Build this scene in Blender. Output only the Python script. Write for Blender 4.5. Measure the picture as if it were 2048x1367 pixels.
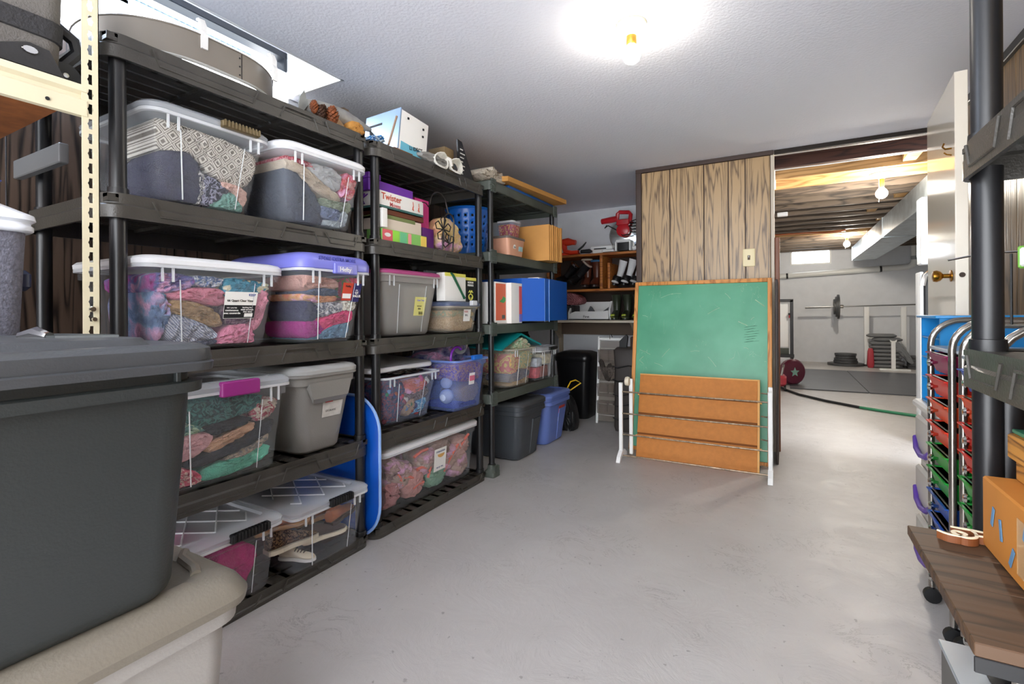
import bpy, bmesh, math, random
from math import sin, cos, pi, radians, sqrt
from mathutils import Matrix, Vector, noise, Euler
random.seed(7)
SC = bpy.context.scene
for o in list(bpy.data.objects): bpy.data.objects.remove(o)

# ---------------------------------------------------------------- camera
YAW, ROLL, CAMZ, FPX = radians(29.159), radians(0.3434), 1.06, 979.63
cam_d = bpy.data.cameras.new('camera'); cam = bpy.data.objects.new('camera', cam_d)
SC.collection.objects.link(cam); SC.camera = cam
_F = Vector((-sin(YAW), cos(YAW), 0)); _R = Vector((cos(YAW), sin(YAW), 0)); _Z = Vector((0, 0, 1))
_x = _R*cos(ROLL) - _Z*sin(ROLL); _y = _R*sin(ROLL) + _Z*cos(ROLL); _z = -_F
cam.matrix_world = Matrix(((_x.x, _y.x, _z.x, 0), (_x.y, _y.y, _z.y, 0), (_x.z, _y.z, _z.z, CAMZ), (0, 0, 0, 1)))
cam_d.sensor_width = 36; cam_d.lens = FPX/2048*36
cam_d.shift_y = -(683.5-625.04)/2048
cam_d.clip_start = 0.02; cam_d.clip_end = 60

# ---------------------------------------------------------------- world, exposure
world = bpy.data.worlds.new('world'); SC.world = world; world.use_nodes = True
bg = world.node_tree.nodes['Background']
bg.inputs[0].default_value = (0.93, 0.96, 1.0, 1); bg.inputs[1].default_value = 3.5
SC.view_settings.view_transform = 'Standard'; SC.view_settings.look = 'None'
SC.view_settings.gamma = 1.0; SC.view_settings.use_curve_mapping = False
SC.view_settings.exposure = 1.62
try:
    SC.cycles.transparent_max_bounces = 24; SC.cycles.max_bounces = 10; SC.cycles.diffuse_bounces = 5
    SC.cycles.sample_clamp_indirect = 6.0
except Exception: pass
# daylight that comes through the basement window at the left
dl = bpy.data.lights.new('window_daylight', 'AREA'); dl.shape = 'RECTANGLE'; dl.size = 2.2; dl.size_y = 0.45
dl.energy = 40; dl.color = (0.55, 0.72, 1.0)
dlo = bpy.data.objects.new('window_daylight', dl); SC.collection.objects.link(dlo)
dlo.location = (-2.40, 0.65, 2.36); dlo.rotation_euler = Euler((0, radians(-62), 0))
BULB_MAIN, BULB_FILL, BULB_GYM = 38.0, 700.0, 330.0

# ---------------------------------------------------------------- helpers
WO = {}                       # world offset of each empty / part
def lin(h):
    h = h.lstrip('#'); r = []
    for i in (0, 2, 4):
        c = int(h[i:i+2], 16)/255.0
        r.append(c/12.92 if c <= 0.04045 else ((c+0.055)/1.055)**2.4)
    return (r[0], r[1], r[2], 1)
MATS = {}
class NT:
    def __init__(s, name):
        m = bpy.data.materials.new(name); m.use_nodes = True
        s.m = m; s.t = m.node_tree; s.b = s.t.nodes['Principled BSDF']
    def n(s, ty, **kw):
        nd = s.t.nodes.new(ty)
        for k, v in kw.items():
            if k.startswith('i_'):
                key = k[2:]; key = int(key) if key.isdigit() else key.replace('_', ' ')
                nd.inputs[key].default_value = v
            else: setattr(nd, k, v)
        return nd
    def l(s, a, b): s.t.links.new(a, b)
    def coord(s, scale=(1, 1, 1), out='Object', rnd=False):
        tc = s.n('ShaderNodeTexCoord'); mp = s.n('ShaderNodeMapping'); mp.inputs['Scale'].default_value = scale
        src = tc.outputs[out]
        if rnd:
            oi = s.n('ShaderNodeObjectInfo'); ad = s.n('ShaderNodeVectorMath', operation='ADD')
            mu = s.n('ShaderNodeVectorMath', operation='SCALE'); mu.inputs['Scale'].default_value = 7.3
            s.l(oi.outputs['Random'], mu.inputs[0]); s.l(src, ad.inputs[0]); s.l(mu.outputs[0], ad.inputs[1]); src = ad.outputs[0]
        s.l(src, mp.inputs[0]); return mp.outputs[0]
    def ramp(s, fac, stops, interp='LINEAR'):
        r = s.n('ShaderNodeValToRGB'); cr = r.color_ramp; cr.interpolation = interp
        while len(cr.elements) < len(stops): cr.elements.new(0.5)
        for e, (p, c) in zip(cr.elements, stops): e.position = p; e.color = c
        s.l(fac, r.inputs[0]); return r.outputs[0]
def mat(name, hexc, rough=0.5, metal=0.0, alpha=1.0, bump=0.0, bscale=60, var=0.0, vscale=6, emit=0, coat=0, tl=0, spec=0.5):
    key = (name, hexc)
    if key in MATS: return MATS[key]
    s = NT(name); b = s.b; c = lin(hexc)
    b.inputs['Base Color'].default_value = c; b.inputs['Roughness'].default_value = rough
    b.inputs['Metallic'].default_value = metal; b.inputs['Specular IOR Level'].default_value = spec
    if coat: b.inputs['Coat Weight'].default_value = coat
    if emit: b.inputs['Emission Color'].default_value = c; b.inputs['Emission Strength'].default_value = emit
    v = s.coord()
    if var:
        nz = s.n('ShaderNodeTexNoise', i_Scale=vscale, i_Detail=6.0); s.l(v, nz.inputs['Vector'])
        d = tuple(x*(1-var) for x in c[:3])+(1,); e = tuple(min(1, x*(1+var*0.6)) for x in c[:3])+(1,)
        s.l(s.ramp(nz.outputs[0], [(0.3, d), (0.7, e)]), b.inputs['Base Color'])
    if bump:
        nz = s.n('ShaderNodeTexNoise', i_Scale=bscale, i_Detail=4.0); s.l(v, nz.inputs['Vector'])
        bp = s.n('ShaderNodeBump', i_Strength=bump, i_Distance=0.004); s.l(nz.outputs[0], bp.inputs['Height']); s.l(bp.outputs[0], b.inputs['Normal'])
    if alpha < 1: b.inputs['Alpha'].default_value = alpha
    MATS[key] = s.m; return s.m
def fabric(hexc, pat='plain', hex2='ffffff', sc=30, rough=0.9):
    key = ('fabric', hexc, pat, hex2, sc)
    if key in MATS: return MATS[key]
    s = NT('fabric_'+pat); b = s.b; b.inputs['Roughness'].default_value = rough; b.inputs['Specular IOR Level'].default_value = 0.15
    c, d = lin(hexc), lin(hex2); v = s.coord()
    base = None
    if pat == 'plain':
        nz = s.n('ShaderNodeTexNoise', i_Scale=9.0, i_Detail=5.0); s.l(v, nz.inputs['Vector'])
        base = s.ramp(nz.outputs[0], [(0.3, tuple(x*0.72 for x in c[:3])+(1,)), (0.65, c)])
    elif pat == 'stripe':
        mp = s.coord((1, 1, 1)); w = s.n('ShaderNodeTexWave', i_Scale=sc, i_Distortion=2.0, i_Detail=1.0); w.bands_direction = 'DIAGONAL'
        s.l(mp, w.inputs['Vector']); base = s.ramp(w.outputs[1], [(0.4, c), (0.6, d)])
    elif pat == 'diamond':
        ws = []
        for sg in (1, -1):
            sx = s.n('ShaderNodeSeparateXYZ'); s.l(v, sx.inputs[0])
            m = s.n('ShaderNodeMath', operation='MULTIPLY_ADD'); m.inputs[1].default_value = sg; s.l(sx.outputs[1], m.inputs[0]); s.l(sx.outputs[2], m.inputs[2])
            k = s.n('ShaderNodeMath', operation='MULTIPLY'); k.inputs[1].default_value = sc; s.l(m.outputs[0], k.inputs[0])
            pp = s.n('ShaderNodeMath', operation='PINGPONG'); pp.inputs[1].default_value = 1.0; s.l(k.outputs[0], pp.inputs[0]); ws.append(pp.outputs[0])
        mx = s.n('ShaderNodeMath', operation='MAXIMUM'); s.l(ws[0], mx.inputs[0]); s.l(ws[1], mx.inputs[1])
        base = s.ramp(mx.outputs[0], [(0.0, d), (0.28, d), (0.34, c), (0.55, c), (0.6, d), (0.72, d), (0.8, c), (0.93, c), (0.97, d)])
    elif pat in ('floral', 'tie', 'print'):
        vo = s.n('ShaderNodeTexVoronoi', i_Scale=float(sc)); s.l(v, vo.inputs['Vector'])
        if pat == 'tie':
            nz = s.n('ShaderNodeTexNoise', i_Scale=float(sc)*0.4, i_Detail=3.0, i_Distortion=1.5); s.l(v, nz.inputs['Vector'])
            base = s.ramp(nz.outputs[0], [(0.35, c), (0.5, d), (0.62, lin('e8b0d8')), (0.75, c)])
        elif pat == 'floral': base = s.ramp(vo.outputs['Distance'], [(0.0, lin('f5d060')), (0.22, d), (0.4, d), (0.5, c), (1.0, c)])
        else:
            nz = s.n('ShaderNodeTexNoise', i_Scale=float(sc)*1.4, i_Detail=2.0, i_Distortion=2.0); s.l(v, nz.inputs['Vector'])
            base = s.ramp(nz.outputs[0], [(0.47, c), (0.52, d), (0.6, d), (0.63, c)])
    s.l(base, b.inputs['Base Color'])
    nz = s.n('ShaderNodeTexNoise', i_Scale=14.0, i_Detail=4.0, i_Distortion=1.2); s.l(v, nz.inputs['Vector'])
    n2 = s.n('ShaderNodeTexNoise', i_Scale=260.0, i_Detail=2.0); s.l(v, n2.inputs['Vector'])
    ad = s.n('ShaderNodeMath', operation='MULTIPLY_ADD'); ad.inputs[1].default_value = 0.15; s.l(n2.outputs[0], ad.inputs[0]); s.l(nz.outputs[0], ad.inputs[2])
    bp = s.n('ShaderNodeBump', i_Strength=1.0, i_Distance=0.03); s.l(ad.outputs[0], bp.inputs['Height']); s.l(bp.outputs[0], b.inputs['Normal'])
    MATS[key] = s.m; return s.m
def wood(name, dark, light, axis='Z', sc=1.0, rough=0.45, ring=True, contrast=0.5):
    key = (name, dark, light, axis, sc)
    if key in MATS: return MATS[key]
    s = NT(name); b = s.b; b.inputs['Roughness'].default_value = rough
    st = {'X': (0.09, 1, 1), 'Y': (1, 0.09, 1), 'Z': (1, 1, 0.07)}[axis]
    v = s.coord(tuple(x*sc for x in st), rnd=True)
    n0 = s.n('ShaderNodeTexNoise', i_Scale=5.5, i_Detail=3.0, i_Distortion=0.4); s.l(v, n0.inputs['Vector'])
    k = s.n('ShaderNodeMath', operation='MULTIPLY'); k.inputs[1].default_value = 26.0 if ring else 8.0; s.l(n0.outputs[0], k.inputs[0])
    fr = s.n('ShaderNodeMath', operation='PINGPONG'); fr.inputs[1].default_value = 1.0; s.l(k.outputs[0], fr.inputs[0])
    n1 = s.n('ShaderNodeTexNoise', i_Scale=120.0, i_Detail=5.0); s.l(v, n1.inputs['Vector'])
    mx = s.n('ShaderNodeMath', operation='MULTIPLY_ADD'); mx.inputs[1].default_value = 0.55; s.l(n1.outputs[0], mx.inputs[0]); s.l(fr.outputs[0], mx.inputs[2])
    cd, cl = lin(dark), lin(light)
    base = s.ramp(mx.outputs[0], [(0.28, cd), (0.28+contrast, cl)])
    s.l(base, b.inputs['Base Color'])
    bp = s.n('ShaderNodeBump', i_Strength=0.15, i_Distance=0.002); s.l(mx.outputs[0], bp.inputs['Height']); s.l(bp.outputs[0], b.inputs['Normal'])
    MATS[key] = s.m; return s.m
def link(o): SC.collection.objects.link(o); return o
def E(name, loc, label=None, cat=None, group=None):
    o = link(bpy.data.objects.new(name, None)); o.location = loc; o.empty_display_size = 0.05; WO[o.name] = Vector(loc)
    if label: o['label'] = label; o['category'] = cat
    if group: o['group'] = group
    return o
def tag(o, label, cat, group=None):
    o['label'] = label; o['category'] = cat
    if group: o['group'] = group
    return o
class MB:
    def __init__(s): s.v = []; s.f = []
    def add(s, vs, fs):
        k = len(s.v); s.v += [tuple(p) for p in vs]; s.f += [tuple(i+k for i in f) for f in fs]; return s
    def box(s, x0, x1, y0, y1, z0, z1, m=None):
        vs = [Vector(p) for p in ((x0, y0, z0), (x1, y0, z0), (x1, y1, z0), (x0, y1, z0), (x0, y0, z1), (x1, y0, z1), (x1, y1, z1), (x0, y1, z1))]
        if m is not None: vs = [m @ p for p in vs]
        return s.add(vs, [(0, 3, 2, 1), (4, 5, 6, 7), (0, 1, 5, 4), (1, 2, 6, 5), (2, 3, 7, 6), (3, 0, 4, 7)])
    def rings(s, rs, cap0=True, cap1=True, closed=False, m=None):
        n = len(rs[0]); vs = [Vector(p) for r in rs for p in r]
        if m is not None: vs = [m @ p for p in vs]
        fs = []; K = len(rs)
        for i in range(K-1 if not closed else K):
            j = (i+1) % K
            for a in range(n):
                b = (a+1) % n; fs.append((i*n+a, i*n+b, j*n+b, j*n+a))
        if cap0 and not closed: fs.append(tuple(reversed(range(n))))
        if cap1 and not closed: fs.append(tuple((K-1)*n+a for a in range(n)))
        return s.add(vs, fs)
    def rr(s, cx, cy, levels, cap0=True, cap1=True, seg=4, m=None):
        """stack of rounded rectangles; levels = (half x, half y, corner r, z)"""
        out = []
        for hx, hy, r, z in levels:
            r = max(0.0005, min(r, hx*0.999, hy*0.999)); ring = []
            for q, (sx, sy) in enumerate(((1, 1), (-1, 1), (-1, -1), (1, -1))):
                for k in range(seg+1):
                    a = pi/2*q + pi/2*k/seg
                    ring.append((cx+sx*(hx-r)+r*cos(a), cy+sy*(hy-r)+r*sin(a), z))
            out.append(ring)
        return s.rings(out, cap0, cap1, m=m)
    def rbox(s, x0, x1, y0, y1, z0, z1, b=0.005, r=None, m=None, seg=3):
        hx, hy = (x1-x0)/2, (y1-y0)/2; r = b*1.5 if r is None else r
        return s.rr((x0+x1)/2, (y0+y1)/2, [(hx-b, hy-b, max(r-b, .001), z0), (hx, hy, r, z0+b), (hx, hy, r, z1-b), (hx-b, hy-b, max(r-b, .001), z1)], m=m, seg=seg)
    def tube(s, pts, r, n=8, closed=False, m=None):
        pts = [Vector(p) for p in pts]; K = len(pts); rs = []; up = None
        for i, p in enumerate(pts):
            if closed: t = pts[(i+1) % K]-pts[i-1]
            else: t = pts[min(i+1, K-1)]-pts[max(i-1, 0)]
            t = t.normalized() if t.length > 1e-9 else Vector((0, 0, 1))
            if up is None: up = Vector((0, 0, 1)) if abs(t.z) < 0.9 else Vector((1, 0, 0))
            a = t.cross(up)
            if a.length < 1e-6: a = t.cross(Vector((0.3, 1, 0.2)))
            a.normalize(); b = a.cross(t).normalized(); up = b
            rad = r[i] if isinstance(r, (list, tuple)) else r
            rs.append([p + (a*cos(2*pi*k/n)+b*sin(2*pi*k/n))*rad for k in range(n)])
        return s.rings(rs, closed=closed, m=m)
    def lathe(s, prof, c=(0, 0, 0), n=20, m=None, cap=True):
        rs = [[(c[0]+r*cos(2*pi*k/n), c[1]+r*sin(2*pi*k/n), c[2]+z) for k in range(n)] for r, z in prof]
        return s.rings(rs, cap, cap, m=m)
    def prism(s, poly, axis, a0, a1, m=None):
        """poly 2d extruded on axis; X: poly=(y,z); Y: (x,z); Z: (x,y)"""
        def P(p, a): return {'X': (a, p[0], p[1]), 'Y': (p[0], a, p[1]), 'Z': (p[0], p[1], a)}[axis]
        n = len(poly); vs = [P(p, a0) for p in poly]+[P(p, a1) for p in poly]
        if m is not None: vs = [m @ Vector(p) for p in vs]
        fs = [tuple(range(n)), tuple(reversed(range(n, 2*n)))]+[(i, i+n, (i+1) % n+n, (i+1) % n) for i in range(n)]
        return s.add(vs, fs)
    def build(s, name, material, parent=None, smooth=35, kind=None, origin=None):
        off = Vector((0, 0, 0))
        if parent is not None: off = WO[parent.name]
        elif origin is not None: off = Vector(origin)
        me = bpy.data.meshes.new(name); me.from_pydata([(p[0]-off.x, p[1]-off.y, p[2]-off.z) for p in s.v], [], s.f)
        bm = bmesh.new(); bm.from_mesh(me); bmesh.ops.recalc_face_normals(bm, faces=bm.faces); bm.to_mesh(me); bm.free()
        if smooth:
            me.shade_smooth(); me.set_sharp_from_angle(angle=radians(smooth))
        me.materials.append(material)
        o = link(bpy.data.objects.new(name, me))
        if parent is not None: o.parent = parent; WO[o.name] = off
        elif origin is not None: o.location = off; WO[o.name] = off
        else: WO[o.name] = Vector((0, 0, 0))
        if kind: o['kind'] = kind
        return o
def struct(name, mb, m, smooth=0): return mb.build(name, m, None, smooth, kind='structure')
def box1(name, b, m, parent, bev=0.003):
    return MB().rbox(*b, b=bev).build(name, m, parent)
def text(body, loc, size, m, parent, face='+X', name='lettering', rot=0, ext=0.0004, align='CENTER', shear=0):
    cu = bpy.data.curves.new(name, 'FONT'); cu.body = body; cu.size = size; cu.extrude = ext
    cu.align_x = align; cu.align_y = 'CENTER'; cu.resolution_u = 2; cu.shear = shear; cu.offset = size*0.012
    tmp = link(bpy.data.objects.new('tmp', cu)); dg = bpy.context.evaluated_depsgraph_get()
    me = bpy.data.meshes.new_from_object(tmp.evaluated_get(dg)); bpy.data.objects.remove(tmp); me.name = name
    me.materials.clear(); me.materials.append(m); o = link(bpy.data.objects.new(name, me)); o.parent = parent
    o.location = Vector(loc)-WO[parent.name]
    base = {'+X': Matrix.Rotation(pi/2, 4, 'Z') @ Matrix.Rotation(pi/2, 4, 'X'), '-Y': Matrix.Rotation(pi/2, 4, 'X'), '-X': Matrix.Rotation(-pi/2, 4, 'Z') @ Matrix.Rotation(pi/2, 4, 'X'), '+Z': Matrix.Rotation(0, 4, 'Z')}[face]
    o.rotation_euler = (base @ Matrix.Rotation(rot, 4, 'Z')).to_euler()
    return o
def smoothpoly(p, it=2):
    for _ in range(it):
        q = []
        for i in range(len(p)):
            a, b = p[i], p[(i+1) % len(p)]
            q += [(a[0]*.75+b[0]*.25, a[1]*.75+b[1]*.25), (a[0]*.25+b[0]*.75, a[1]*.25+b[1]*.75)]
        p = q
    return p
def resample(p, n):
    L = [0]
    for i in range(len(p)):
        a, b = p[i], p[(i+1) % len(p)]; L.append(L[-1]+sqrt((a[0]-b[0])**2+(a[1]-b[1])**2))
    out = []; j = 0
    for k in range(n):
        t = L[-1]*k/n
        while L[j+1] < t: j += 1
        u = (t-L[j])/max(1e-9, L[j+1]-L[j]); a, b = p[j], p[(j+1) % len(p)]
        out.append((a[0]+(b[0]-a[0])*u, a[1]+(b[1]-a[1])*u))
    return out
def lump(name, poly, fn, depth, m, bulge=0.02, wr=0.006, wf=22, seed=0, n=36, it=1, parent=None, stretch=(1, 2.2), grow=1.12):
    """soft folded thing: outline poly in a front plane, fn(s,t,d)->world, d = distance behind the front"""
    p = resample(smoothpoly(p=poly, it=it), n)
    cx = sum(a for a, _ in p)/n; cy = sum(b for _, b in p)/n
    p = [(cx+(a-cx)*grow, cy+(b-cy)*grow) for a, b in p]
    rs = []
    def ring(k, d, wob):
        r = []
        for i, (a, b) in enumerate(p):
            x, y = cx+(a-cx)*k, cy+(b-cy)*k
            w = 0
            if wob:
                q = Vector((x*wf*0.12*stretch[0]*8, y*wf*0.12*stretch[1]*8, seed*3.7))
                w = (1-abs(noise.noise(q)*2))*wr*2 + noise.noise(q*2.3)*wr
            r.append(Vector(fn(x, y, max(0.001, d-w if wob else d))))
        return r
    rs.append(ring(0.9, depth, False)); rs.append(ring(1.0, depth*0.8, False))
    for k in (1.0, 0.99, 0.93, 0.82, 0.68, 0.54, 0.4, 0.26, 0.12):
        rs.append(ring(k, bulge*(1-sqrt(max(0, 1-k**4)))+0.012 + (0.004 if k > .97 else 0), True))
    o = MB().rings(rs).build(name, m, parent, smooth=60, origin=None if parent else fn(cx, cy, depth*0.5))
    return o
# ---------------------------------------------------------------- common materials
M_black = mat('black_resin', '423f3a', 0.36, bump=0.25, bscale=180, var=0.25, vscale=9)
M_blackpost = mat('black_post', '1c1c1e', 0.36, var=0.2, vscale=5)
M_greyresin = mat('grey_green_resin', '50564f', 0.5, bump=0.25, bscale=150, var=0.2)
M_clear = mat('clear_plastic', 'e8edf2', 0.16, alpha=0.10)
M_clearlav = mat('clear_bluish_plastic', 'c3cfee', 0.18, alpha=0.2)
M_clearwarm = mat('clear_warm_plastic', 'ded5c4', 0.25, alpha=0.3)
M_clearrim = mat('clear_plastic_rim', 'f0f3f6', 0.2, alpha=0.6)
M_frost = mat('frosted_plastic', 'd6d2cc', 0.35, alpha=0.42)
M_clearlid = mat('clear_lid', 'dfe4ea', 0.12, alpha=0.4)
M_whitelid = mat('white_lid', 'f1f2f4', 0.35)
M_white = mat('white_paint', 'eeeeec', 0.45)
M_chrome = mat('chrome', 'd8d6d2', 0.12, metal=1)
M_steel = mat('galvanised_steel', 'b9c3c9', 0.32, metal=0.85, var=0.25, vscale=8)
M_blk = mat('plain_black', '111113', 0.5)
M_paper = mat('paper_white', 'f2f0ea', 0.7)
M_card = mat('cardboard', 'c98f45', 0.8, var=0.15, vscale=5)
M_ink = mat('ink_black', '15161a', 0.6)
# ---------------------------------------------------------------- room materials
def floor_mat():
    s = NT('painted_concrete'); b = s.b; v = s.coord()
    n1 = s.n('ShaderNodeTexNoise', i_Scale=1.3, i_Detail=9.0, i_Roughness=0.6); s.l(v, n1.inputs['Vector'])
    n2 = s.n('ShaderNodeTexNoise', i_Scale=5.0, i_Detail=9.0, i_Distortion=1.6, i_Roughness=0.7); s.l(v, n2.inputs['Vector'])
    base = s.ramp(n1.outputs[0], [(0.3, lin('b2aeac')), (0.7, lin('c0bdbb'))])
    cr = s.ramp(n2.outputs[0], [(0.490, (0, 0, 0, 1)), (0.497, (1, 1, 1, 1)), (0.503, (1, 1, 1, 1)), (0.51, (0, 0, 0, 1))])
    vo = s.n('ShaderNodeTexNoise', i_Scale=42.0, i_Detail=2.0); s.l(v, vo.inputs['Vector'])
    sp = s.ramp(vo.outputs[0], [(0.70, (0, 0, 0, 1)), (0.74, (1, 1, 1, 1))])
    n3 = s.n('ShaderNodeTexNoise', i_Scale=3.0, i_Detail=3.0); s.l(v, n3.inputs['Vector'])
    msk = s.ramp(n3.outputs[0], [(0.50, (0, 0, 0, 1)), (0.62, (1, 1, 1, 1))])
    m0 = s.n('ShaderNodeMath', operation='MULTIPLY'); s.l(cr, m0.inputs[0]); s.l(msk, m0.inputs[1])
    m1 = s.n('ShaderNodeMath', operation='MAXIMUM'); s.l(m0.outputs[0], m1.inputs[0]); s.l(sp, m1.inputs[1])
    mm = s.n('ShaderNodeMath', operation='MULTIPLY'); mm.inputs[1].default_value = 0.5; s.l(m1.outputs[0], mm.inputs[0])
    mx = s.n('ShaderNodeMix', data_type='RGBA'); s.l(mm.outputs[0], mx.inputs['Factor']); s.l(base, mx.inputs[6]); mx.inputs[7].default_value = lin('6f6a67')
    s.l(mx.outputs[2], b.inputs['Base Color']); b.inputs['Roughness'].default_value = 0.38
    ra = s.ramp(n2.outputs[0], [(0.3, (0.32, 0.32, 0.32, 1)), (0.7, (0.5, 0.5, 0.5, 1))]); s.l(ra, b.inputs['Roughness'])
    bp = s.n('ShaderNodeBump', i_Strength=0.35, i_Distance=0.01); s.l(n2.outputs[0], bp.inputs['Height']); s.l(bp.outputs[0], b.inputs['Normal'])
    return s.m
def ceil_mat():
    s = NT('textured_ceiling'); b = s.b; v = s.coord(); b.inputs['Base Color'].default_value = lin('e9ebf4'); b.inputs['Roughness'].default_value = 0.85
    n = s.n('ShaderNodeTexNoise', i_Scale=70.0, i_Detail=5.0); s.l(v, n.inputs['Vector'])
    bp = s.n('ShaderNodeBump', i_Strength=0.3, i_Distance=0.008); s.l(n.outputs[0], bp.inputs['Height']); s.l(bp.outputs[0], b.inputs['Normal'])
    return s.m
M_floor, M_ceil = floor_mat(), ceil_mat()
M_wallw = mat('white_block_paint', 'd6d8dc', 0.55, bump=0.3, bscale=14, var=0.05)
M_panel = wood('light_panelling', '6b543c', 'b5966c', 'Z', 1.5, 0.35)
M_panel_d = wood('dark_panelling', '1e1713', '57463a', 'Z', 1.0, 0.35)
M_panel_r = wood('brown_panelling', '4a3827', '8a6d4a', 'Z', 1.0, 0.35)
M_trim = mat('dark_trim', '3a261c', 0.45, var=0.2)
ZC, XL, XR, YB, YP, YG, XG = 2.27, -2.43, 0.93, 5.53, 4.18, 12.0, 3.4
# ---------------------------------------------------------------- room shell
struct('floor', MB().box(XL-.3, XG+.3, -1.6, YG+.3, -0.1, 0), M_floor)
# ceiling of the storage room with the window well cut out of it
WX, WY0, WY1, WT = -1.995, -0.70, 1.80, 2.56
struct('ceiling', MB().box(WX, XR+.1, -1.6, YP+.02, ZC, ZC+.3).box(XL, WX, WY1, YP+.02, ZC, ZC+.3).box(XL, WX, -1.6, WY0, ZC, ZC+.3)
       .box(XL, -0.075, YP+.02, YB, ZC, ZC+.3), M_ceil)
struct('trim_1', MB().box(XL-.05, WX, WY0, WY1, WT, WT+.05).box(XL-.02, WX, WY1-.012, WY1, ZC-.001, WT).box(WX-.012, WX, WY0, WY1, ZC-.001, WT), M_whitelid)
0 and struct('trim_2', MB().box(WX-.02, WX+.06, WY1, WY1+.06, ZC-.006, ZC).box(XL, WX, WY1+.02, WY1+.11, ZC-.006, ZC), M_ceil)
struct('wall_left', MB().box(XL-.15, XL-.012, -1.6, YB+.1, 0, 2.17).box(XL-.15, XL-.012, WY1, YB+.1, 2.17, ZC+.3).box(XL-.15, XL-.012, -1.6, WY0, 2.17, ZC+.3).box(XL-.15, XL-.012, WY0, WY1, 2.5, ZC+.4), M_wallw)
wl = bpy.data.objects['wall_left']
y = -0.6; wd = [.2, .1, .15, .22, .13]; i = 0
while y < 3.9:
    w = wd[i % 5]; MB().box(XL-.012, XL, y+.003, y+w-.003, 0, 2.17 if y < WY1 else ZC).build('plank', M_panel_d, wl, 0); y += w; i += 1
MB().box(XL-.0125, XL-.004, 3.9, YB, 0, ZC).build('plaster', M_wallw, wl, 0)
wb = struct('wall_back', MB().box(XL-.1, -.09, YB, YB+.1, 0, ZC+.3).box(-.14, -.09, YP+.1, YB, 0, ZC+.3), M_wallw)
# stub wall with panelling
wdv = struct('wall_divider', MB().box(-1.085, -0.085, YP+.012, YP+.1, 0, ZC), M_trim)
ed = [-1.065, -.83, -.565, -.385, -.265, -.092]
for a, b in zip(ed, ed[1:]): MB().rbox(a+.0035, b-.0035, YP, YP+.012, 0, ZC-.035, b=0.002).build('plank', M_panel, wdv, 0)
struct('trim_3', MB().rbox(-1.11, -1.062, YP-.012, YP+.1, 0, ZC, b=.004).rbox(-1.11, -0.07, YP-.014, YP, ZC-.035, ZC, b=.003), M_trim)
struct('trim_4', MB().rbox(-0.092, -0.068, YP-.006, YP+.105, 0, ZC, b=.004), mat('pale_jamb', 'cfc3b0', 0.5))
struct('trim_5', MB().rbox(-0.068, -0.035, YP+.02, YP+.10, 0, 1.62, b=.004), mat('brown_jamb', '7a4320', 0.45, var=.2))
# header edge of the opening
struct('trim_6', MB().box(-0.07, XR+.05, YP, YP+.025, ZC-.03, ZC+.02), mat('header_dark_brown', '241b15', 0.8))  # dark brown strip along the lower edge of the header
struct('trim_7', MB().rbox(-0.07, XR+.05, YP+.025, YP+.045, ZC-.025, ZC+.3, b=.002), mat('torn_edge', '9a6a42', .8, var=.5, vscale=40))
# right wall
wr_ = struct('wall_right', MB().box(XR, XR+.12, -1.6, YP+.05, 0, ZC+.05), M_trim)
y = -0.6; i = 0
while y < YP-.1:
    w = [.2, .11, .17, .13][i % 4]; MB().box(XR-.01, XR, y+.003, min(y+w-.003, YP), 0, ZC-.04).build('plank', M_panel_r, wr_, 0); y += w; i += 1
struct('trim_8', MB().rbox(XR-.03, XR, -1.6, YP, ZC-.045, ZC, b=.003), mat('black_trim', '1c1b1b', .4))
# gym room
struct('wall_gym_far', MB().box(-.6, XG+.3, YG, YG+.1, 0, 2.06).box(-.6, .13, YG, YG+.1, 2.06, 2.7).box(.80, XG+.3, YG, YG+.1, 2.06, 2.7).box(.13, .80, YG, YG+.1, 2.30, 2.7), M_wallw)
struct('wall_gym_left', MB().box(-.75, -.6, YB+.1, YG+.1, 0, 2.7), M_wallw)
struct('wall_gym_right', MB().box(XG, XG+.15, YP, YG+.1, 0, 2.7).box(1.35, XG+.1, YP+.2, YP+.35, 0, 2.7), M_wallw)
cg = struct('ceiling_gym', MB().box(-.75, XG+.2, YP+.05, YG+.1, 2.50, 2.56), mat('subfloor_boards', '6b5038', .8, var=.3))
M_jd = wood('dark_joist', '2a1712', '4a2b20', 'X', 1, .6); M_jl = wood('light_joist', '9a7445', 'c9a06a', 'X', 1, .6, contrast=.6); M_jm = wood('grey_joist', '3d342d', '6b5c4e', 'X', 1, .6)
y = 4.36; i = 0
while y < YG-.1:
    m = M_jd if i < 2 else (M_jl if i in (2, 3, 12) else M_jm)
    MB().rbox(-.7, XG, y, y+.042, 2.28, 2.50, b=.003).build('joist', m, cg, 0); y += .405; i += 1
for x, yy in ((0.86, 5.0), (1.05, 6.6), (.9, 7.4), (1.1, 8.2)):
    MB().rbox(x, x+.09, yy-.18, yy+.18, 2.30, 2.44, b=.003).build('blocking', M_jl, cg, 0)
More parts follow.
